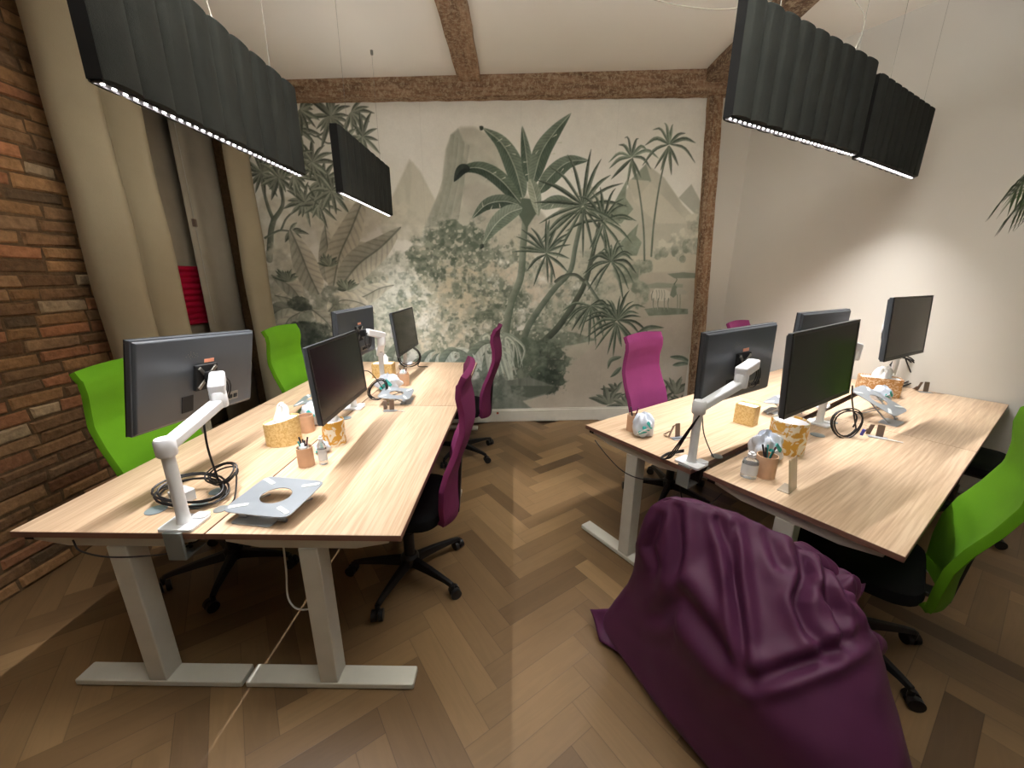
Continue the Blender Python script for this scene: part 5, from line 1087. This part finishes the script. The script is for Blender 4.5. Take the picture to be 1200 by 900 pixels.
# ================================================================== BEAN BAG
def bean_bag():
    # rings of control points from the floor up: (x, y) outline per height, fabric sagging towards the viewer
    Rg = [  # each ring 10 points, starting at the left (aisle) corner, going towards the viewer, round to the desk
      (.003, [(.46,1.47),(.54,1.18),(.68,.92),(.80,.74),(.94,.66),(1.08,.72),(1.20,.90),(1.12,1.10),(.89,1.32),(.66,1.48)]),
      (.05, [(.42,1.47),(.52,1.16),(.66,.89),(.80,.69),(.96,.61),(1.11,.69),(1.24,.90),(1.15,1.14),(.90,1.36),(.66,1.51)]),
      (.16, [(.46,1.44),(.54,1.15),(.67,.88),(.80,.69),(.95,.61),(1.11,.68),(1.23,.90),(1.15,1.14),(.91,1.36),(.67,1.5)]),
      (.30, [(.50,1.41),(.56,1.16),(.66,.90),(.78,.72),(.93,.64),(1.08,.71),(1.19,.90),(1.14,1.12),(.91,1.34),(.68,1.47)]),
      (.42, [(.51,1.39),(.56,1.18),(.65,.93),(.76,.77),(.91,.71),(1.05,.76),(1.16,.92),(1.13,1.10),(.92,1.31),(.69,1.45)]),
      (.52, [(.515,1.38),(.56,1.22),(.64,1.0),(.74,.86),(.88,.80),(1.02,.83),(1.13,.94),(1.12,1.08),(.93,1.29),(.69,1.43)]),
      (.61, [(.52,1.37),(.56,1.26),(.64,1.10),(.73,.98),(.86,.91),(.99,.92),(1.09,.98),(1.10,1.07),(.93,1.27),(.69,1.41)]),
      (.69, [(.53,1.36),(.57,1.29),(.65,1.19),(.73,1.10),(.84,1.03),(.95,1.02),(1.02,1.03),(1.03,1.09),(.90,1.24),(.68,1.39)]),
      (.75, [(.55,1.35),(.585,1.31),(.65,1.25),(.73,1.19),(.82,1.14),(.90,1.11),(.96,1.10),(.96,1.13),(.85,1.23),(.68,1.36)]),
      (.79, [(.58,1.335),(.60,1.32),(.65,1.28),(.72,1.235),(.79,1.20),(.84,1.185),(.86,1.185),(.85,1.20),(.78,1.25),(.67,1.335)]),
      (.80, [(.61,1.325),(.62,1.315),(.66,1.29),(.71,1.26),(.75,1.24),(.79,1.225),(.80,1.225),(.79,1.235),(.75,1.265),(.68,1.32)])]
    n = 200; rows = 110; hs = [r[0] for r in Rg]; K = 10
    def ring(i):
        p = Rg[i][1]; P = [Vector((x, y, 0)) for x, y in p]; out = []
        for k in range(n):
            f = k*K/n; j = int(f); t = f-j; a, b, c_, d = P[(j-1) % K], P[j], P[(j+1) % K], P[(j+2) % K]
            out.append(.5*((2*b)+(c_-a)*t+(2*a-5*b+4*c_-d)*t*t+(3*b-a-3*c_+d)*t**3))
        return np.array([[q.x, q.y] for q in out])
    RR = np.array([ring(i) for i in range(len(Rg))]); tt_ = np.linspace(0, 1, rows); tz = np.interp(tt_, np.linspace(0, 1, len(Rg)), hs)
    G = np.zeros((rows, n, 3))
    # smooth interpolation over the rings
    src = np.linspace(0, 1, len(Rg))
    for d in range(2):
        for k in range(n):
            G[:, k, d] = np.interp(tt_, src, RR[:, k, d])
    G[:, :, 2] = tz[:, None]
    for it in range(5):
        G[1:-1] = .25*G[:-2]+.5*G[1:-1]+.25*G[2:]; G[1:] = G[1:]
    G[0, :, 2] = .003
    # folds: long creases running down from the gathered upper edge, given on the outline angle and height
    cen = G.mean(1, keepdims=True)
    nx = np.gradient(G, axis=1); nz = np.gradient(G, axis=0); Nn = np.cross(nx, nz); Nn /= np.linalg.norm(Nn, axis=2, keepdims=True)+1e-9
    outw = G-cen; sgn = np.sign((Nn*outw).sum(2, keepdims=True)+1e-9); sgn = np.where(np.abs(Nn[..., 2:3]) > .5, np.sign(Nn[..., 2:3]), sgn); Nn = Nn*sgn
    X, Y, Z = G[..., 0], G[..., 1], G[..., 2]; D = np.zeros_like(X)
    def fold(pts, w, depth, ridge=.6):
        """crease along a polyline given in photo coordinates of the bag's own surface, stored as 3-D points"""
        nonlocal D
        UV = uvp
        P = np.array(pts, float)
        best = np.full(X.shape, 1e9); S = np.zeros_like(best); T = np.zeros_like(best); tot = len(P)-1
        for i in range(tot):
            a, b = P[i], P[i+1]; d = b-a; L2 = (d**2).sum(); t = np.clip(((UV[..., 0]-a[0])*d[0]+(UV[..., 1]-a[1])*d[1])/L2, 0, 1)
            px, py = UV[..., 0]-a[0]-t*d[0], UV[..., 1]-a[1]-t*d[1]; ds = np.hypot(px, py); m_ = ds < best; best[m_] = ds[m_]; S[m_] = (np.sign(d[0]*py-d[1]*px)*ds)[m_]; T[m_] = ((i+t)/tot)[m_]
        env = np.sin(PI*np.clip(T*.9+.08, 0, 1))**.6
        D += front*env*depth*1.3*(-np.exp(-(S/w)**2)+ridge*np.exp(-((S-1.5*w)/(1.2*w))**2)+ridge*.8*np.exp(-((S+1.6*w)/(1.3*w))**2))
    uvp = np.zeros(X.shape+(2,)); 
    fw = np.array(FW); e1 = np.array(E1); e2 = np.array(E2); dd = G-np.array(CAMP); kk = dd@fw; uvp[..., 0] = 600+F_*(dd@e1)/kk; uvp[..., 1] = 450-F_*(dd@e2)/kk
    front = (((G-np.array(CAMP))*Nn).sum(2) < .05).astype(float)
    for it in range(3): front[:, :] = (front+np.roll(front, 1, 1)+np.roll(front, -1, 1))/3
    fold([(795, 596), (797, 640), (790, 690)], 7, .022); fold([(776, 606), (762, 640), (770, 668)], 6, .018); fold([(842, 610), (853, 640), (862, 690), (868, 740), (874, 795)], 7, .026)
    fold([(858, 618), (862, 655), (857, 700)], 5, .012); fold([(936, 640), (944, 672), (934, 705), (948, 740), (972, 768)], 8, .03); fold([(962, 650), (968, 690), (990, 730)], 6, .02)
    fold([(976, 662), (990, 700), (1004, 712)], 6, .022); fold([(955, 690), (975, 712), (985, 740), (992, 760)], 6, .02); fold([(900, 625), (912, 660), (930, 672)], 8, .012)
    fold([(700, 720), (716, 700), (735, 668)], 5, .012); fold([(884, 798), (930, 782), (968, 768), (1010, 742)], 10, .024, .9); fold([(775, 720), (800, 700), (820, 730), (850, 770), (872, 796)], 12, .02, .9)
    fold([(820, 600), (825, 650), (835, 700)], 12, .007); fold([(885, 620), (890, 690), (900, 750)], 14, .007); fold([(1005, 690), (1012, 720), (1024, 742)], 5, .02)
    rs = np.random.RandomState(3)
    for f_, a_ in ((9, .004), (17, .0025), (31, .0012)):
        ph = rs.rand(4)*6; D += a_*np.sin(X*f_+ph[0]+2*np.sin(Z*f_*.6+ph[1]))*np.sin(Y*f_*1.1+ph[2]+Z*f_*.5)
    D *= np.clip(tz*12, .0, 1)[:, None]
    G += Nn*D[..., None]; G[..., 2] = np.maximum(G[..., 2], .003)
    vs = G.reshape(-1, 3).tolist(); fs = [(j*n+i, j*n+(i+1) % n, (j+1)*n+(i+1) % n, (j+1)*n+i) for j in range(rows-1) for i in range(n)]
    c0 = len(vs); vs += [G[0].mean(0).tolist(), (G[-1].mean(0)+np.array([0, 0, .002])).tolist()]
    fs += [(i, c0, (i+1) % n) for i in range(n)]+[((rows-1)*n+i, (rows-1)*n+(i+1) % n, c0+1) for i in range(n)]
    base = Vector((.9, 1.1, 0)); t = thing('bean_bag', 'large plum purple bean bag slumped in front of the right island', 'bean bag', base)
    vs = [(v[0]-base.x, v[1]-base.y, v[2]) for v in vs]
    mb = MB(); mb.add(vs, fs); o = mb.build('cover', M['bean'], t, True, auto=False)
    s = o.modifiers.new('s', 'SUBSURF'); s.levels = 1; s.render_levels = 1
    # flat sewn corner on the floor by the aisle and gathered seam corners beside the desk
    def flap(pts, name, th=.006, bulge=.01):
        A, B, Cc, Dd = [Vector(p)-base for p in pts]; mb = MB()
        def fn(u, v):
            p = A.lerp(B, u).lerp(Dd.lerp(Cc, u), v); nrm = (B-A).cross(Dd-A).normalized(); return p+nrm*(bulge*math.sin(PI*u)*math.sin(PI*v)+.004*math.sin(9*u+5*v))
        mb.grid(fn, 12, 12); o = mb.build(name, M['bean'], t, True, auto=False); s = o.modifiers.new('t', 'SOLIDIFY'); s.thickness = th; s.offset = 0
    flap([atz(692, 714, .06), atz(724, 713, .15), atz(742, 775, .06), atz(704, 752, .012)], 'sewn_corner', .012, .012)
    def puff(c, r, sq, seed, name='gathered_fold', rot=(0, 0, 0)):
        mb = MB(); q = random.Random(seed); n_, m_ = 36, 26; E_ = Euler([R(a) for a in rot]).to_matrix(); vs = []
        for j in range(m_+1):
            th = PI*j/m_
            for i in range(n_):
                a = 2*PI*i/n_; k = 1+.09*math.sin(3*a+seed)*math.sin(2*th)+.05*math.sin(7*a+seed*2+3*th)*math.sin(th); p = E_ @ Vector((math.sin(th)*math.cos(a)*k*r*sq[0], math.sin(th)*math.sin(a)*k*r*sq[1], math.cos(th)*k*r*sq[2])); vs.append(Vector(c)-base+p)
        mb.add(vs, [(j*n_+i, j*n_+(i+1) % n_, (j+1)*n_+(i+1) % n_, (j+1)*n_+i) for j in range(m_) for i in range(n_)]); mb.build(name, M['bean'], t, True, auto=False)
    p = atz(972, 700, .56); puff(p, .085, (.8, .7, 1.35), 2, rot=(10, 20, 10)); p = atz(950, 690, .6); puff(p, .07, (.7, .8, 1.2), 5, rot=(-10, 30, 0)); p = atz(985, 728, .5); puff(p, .075, (1, .7, .9), 8, rot=(0, -20, 30))
    p = atz(1008, 752, .42); puff(p, .08, (1.2, .7, .65), 11, rot=(0, 15, 20)); p = atz(955, 655, .68); puff(p, .05, (1.6, .7, .6), 13, rot=(0, 25, -30))
    a = atz(985, 690, .62); b_ = atz(1014, 684, .60); c_ = atz(1004, 704, .57); d_ = atz(985, 712, .57); flap([a, b_, c_, d_], 'seam_corner', .01, .012)
bean_bag()

# ================================================================== HANGING PALM at the right edge
def palm():
    r_ = ray(1345, 190).normalized(); c = CAMP+r_*3.25
    t = thing('hanging_palm', 'green palm in a hanging pot whose leaf tips reach into the right edge', 'palm', (c.x, c.y, c.z-.25))
    MB().lathe([(.09, -.16), (.13, .0), (.135, .03), (.12, .03), (.115, .0), (.01, -.01)], 28).build('pot', M['pot'], t, True)
    MB().lathe([(.115, .005), (.01, .015)], 24).build('soil', M['soil'], t)
    zc_ = ceilz(c.x)-(c.z-.25)
    for k in range(3):
        a = 2*PI*k/3; MB().cyl(.0015, (.13*math.cos(a), .13*math.sin(a), .02), (0, 0, .9), 6).build('hanging_wire', M['wire'], t)
    MB().cyl(.0018, (0, 0, .9), (0, 0, zc_), 6).build('hanging_wire', M['wire'], t)
    q = random.Random(4); tip = CAMP+ray(1183, 230).normalized()*3.1-Vector((c.x, c.y, c.z-.25))
    for k in range(11):
        a = 2*PI*k/11+.2; L_ = q.uniform(.26, .34)
        e = Vector((math.cos(a)*L_, math.sin(a)*L_, q.uniform(.05, .2)))
        if k == 0: e = tip
        md = Vector((e.x*.5, e.y*.5, max(e.z, .1)+.22)); sp = bez([(0, 0, .02), md*.6+Vector((0, 0, .03)), md, md.lerp(e, .6)+Vector((0, 0, .04)), e], 5)
        mb = MB(); mb.tube(sp, [.004*(1-i/len(sp))+.001 for i in range(len(sp))], 6)
        for i in range(6, len(sp)-1):
            tdir = (sp[i+1]-sp[i]).normalized(); sd = tdir.cross(Vector((0, 0, 1))).normalized()
            for s_ in (-1, 1):
                l_ = .17*math.sin(PI*(i-3)/(len(sp)-1)*.9+.3)+.03; p0 = sp[i]; p1 = p0+sd*s_*l_*.5+tdir*l_*.35+Vector((0, 0, -.01)); p2 = p0+sd*s_*l_*.8+tdir*l_*.6+Vector((0, 0, -l_*.5)); w = tdir*.011
                mb.add([p0-w*.4, p0+w*.4, p1+w, p1-w, p2, p1+Vector((0, 0, .002))], [(0, 1, 2, 3), (3, 2, 4)])
        o = mb.build('frond', M['leafg'] if k % 4 != 3 else M['leafp'], t); s = o.modifiers.new('t', 'SOLIDIFY'); s.thickness = .0008
palm()

# ================================================================== WORLD AND VIEW
w = bpy.data.worlds.new('world'); sc.world = w; w.use_nodes = True
w.node_tree.nodes['Background'].inputs[0].default_value = (.02, .025, .04, 1); w.node_tree.nodes['Background'].inputs[1].default_value = .3
sc.view_settings.view_transform = 'Standard'; sc.view_settings.look = 'None'; sc.view_settings.gamma = 1; sc.view_settings.use_curve_mapping = False
sc.view_settings.exposure = EXPO
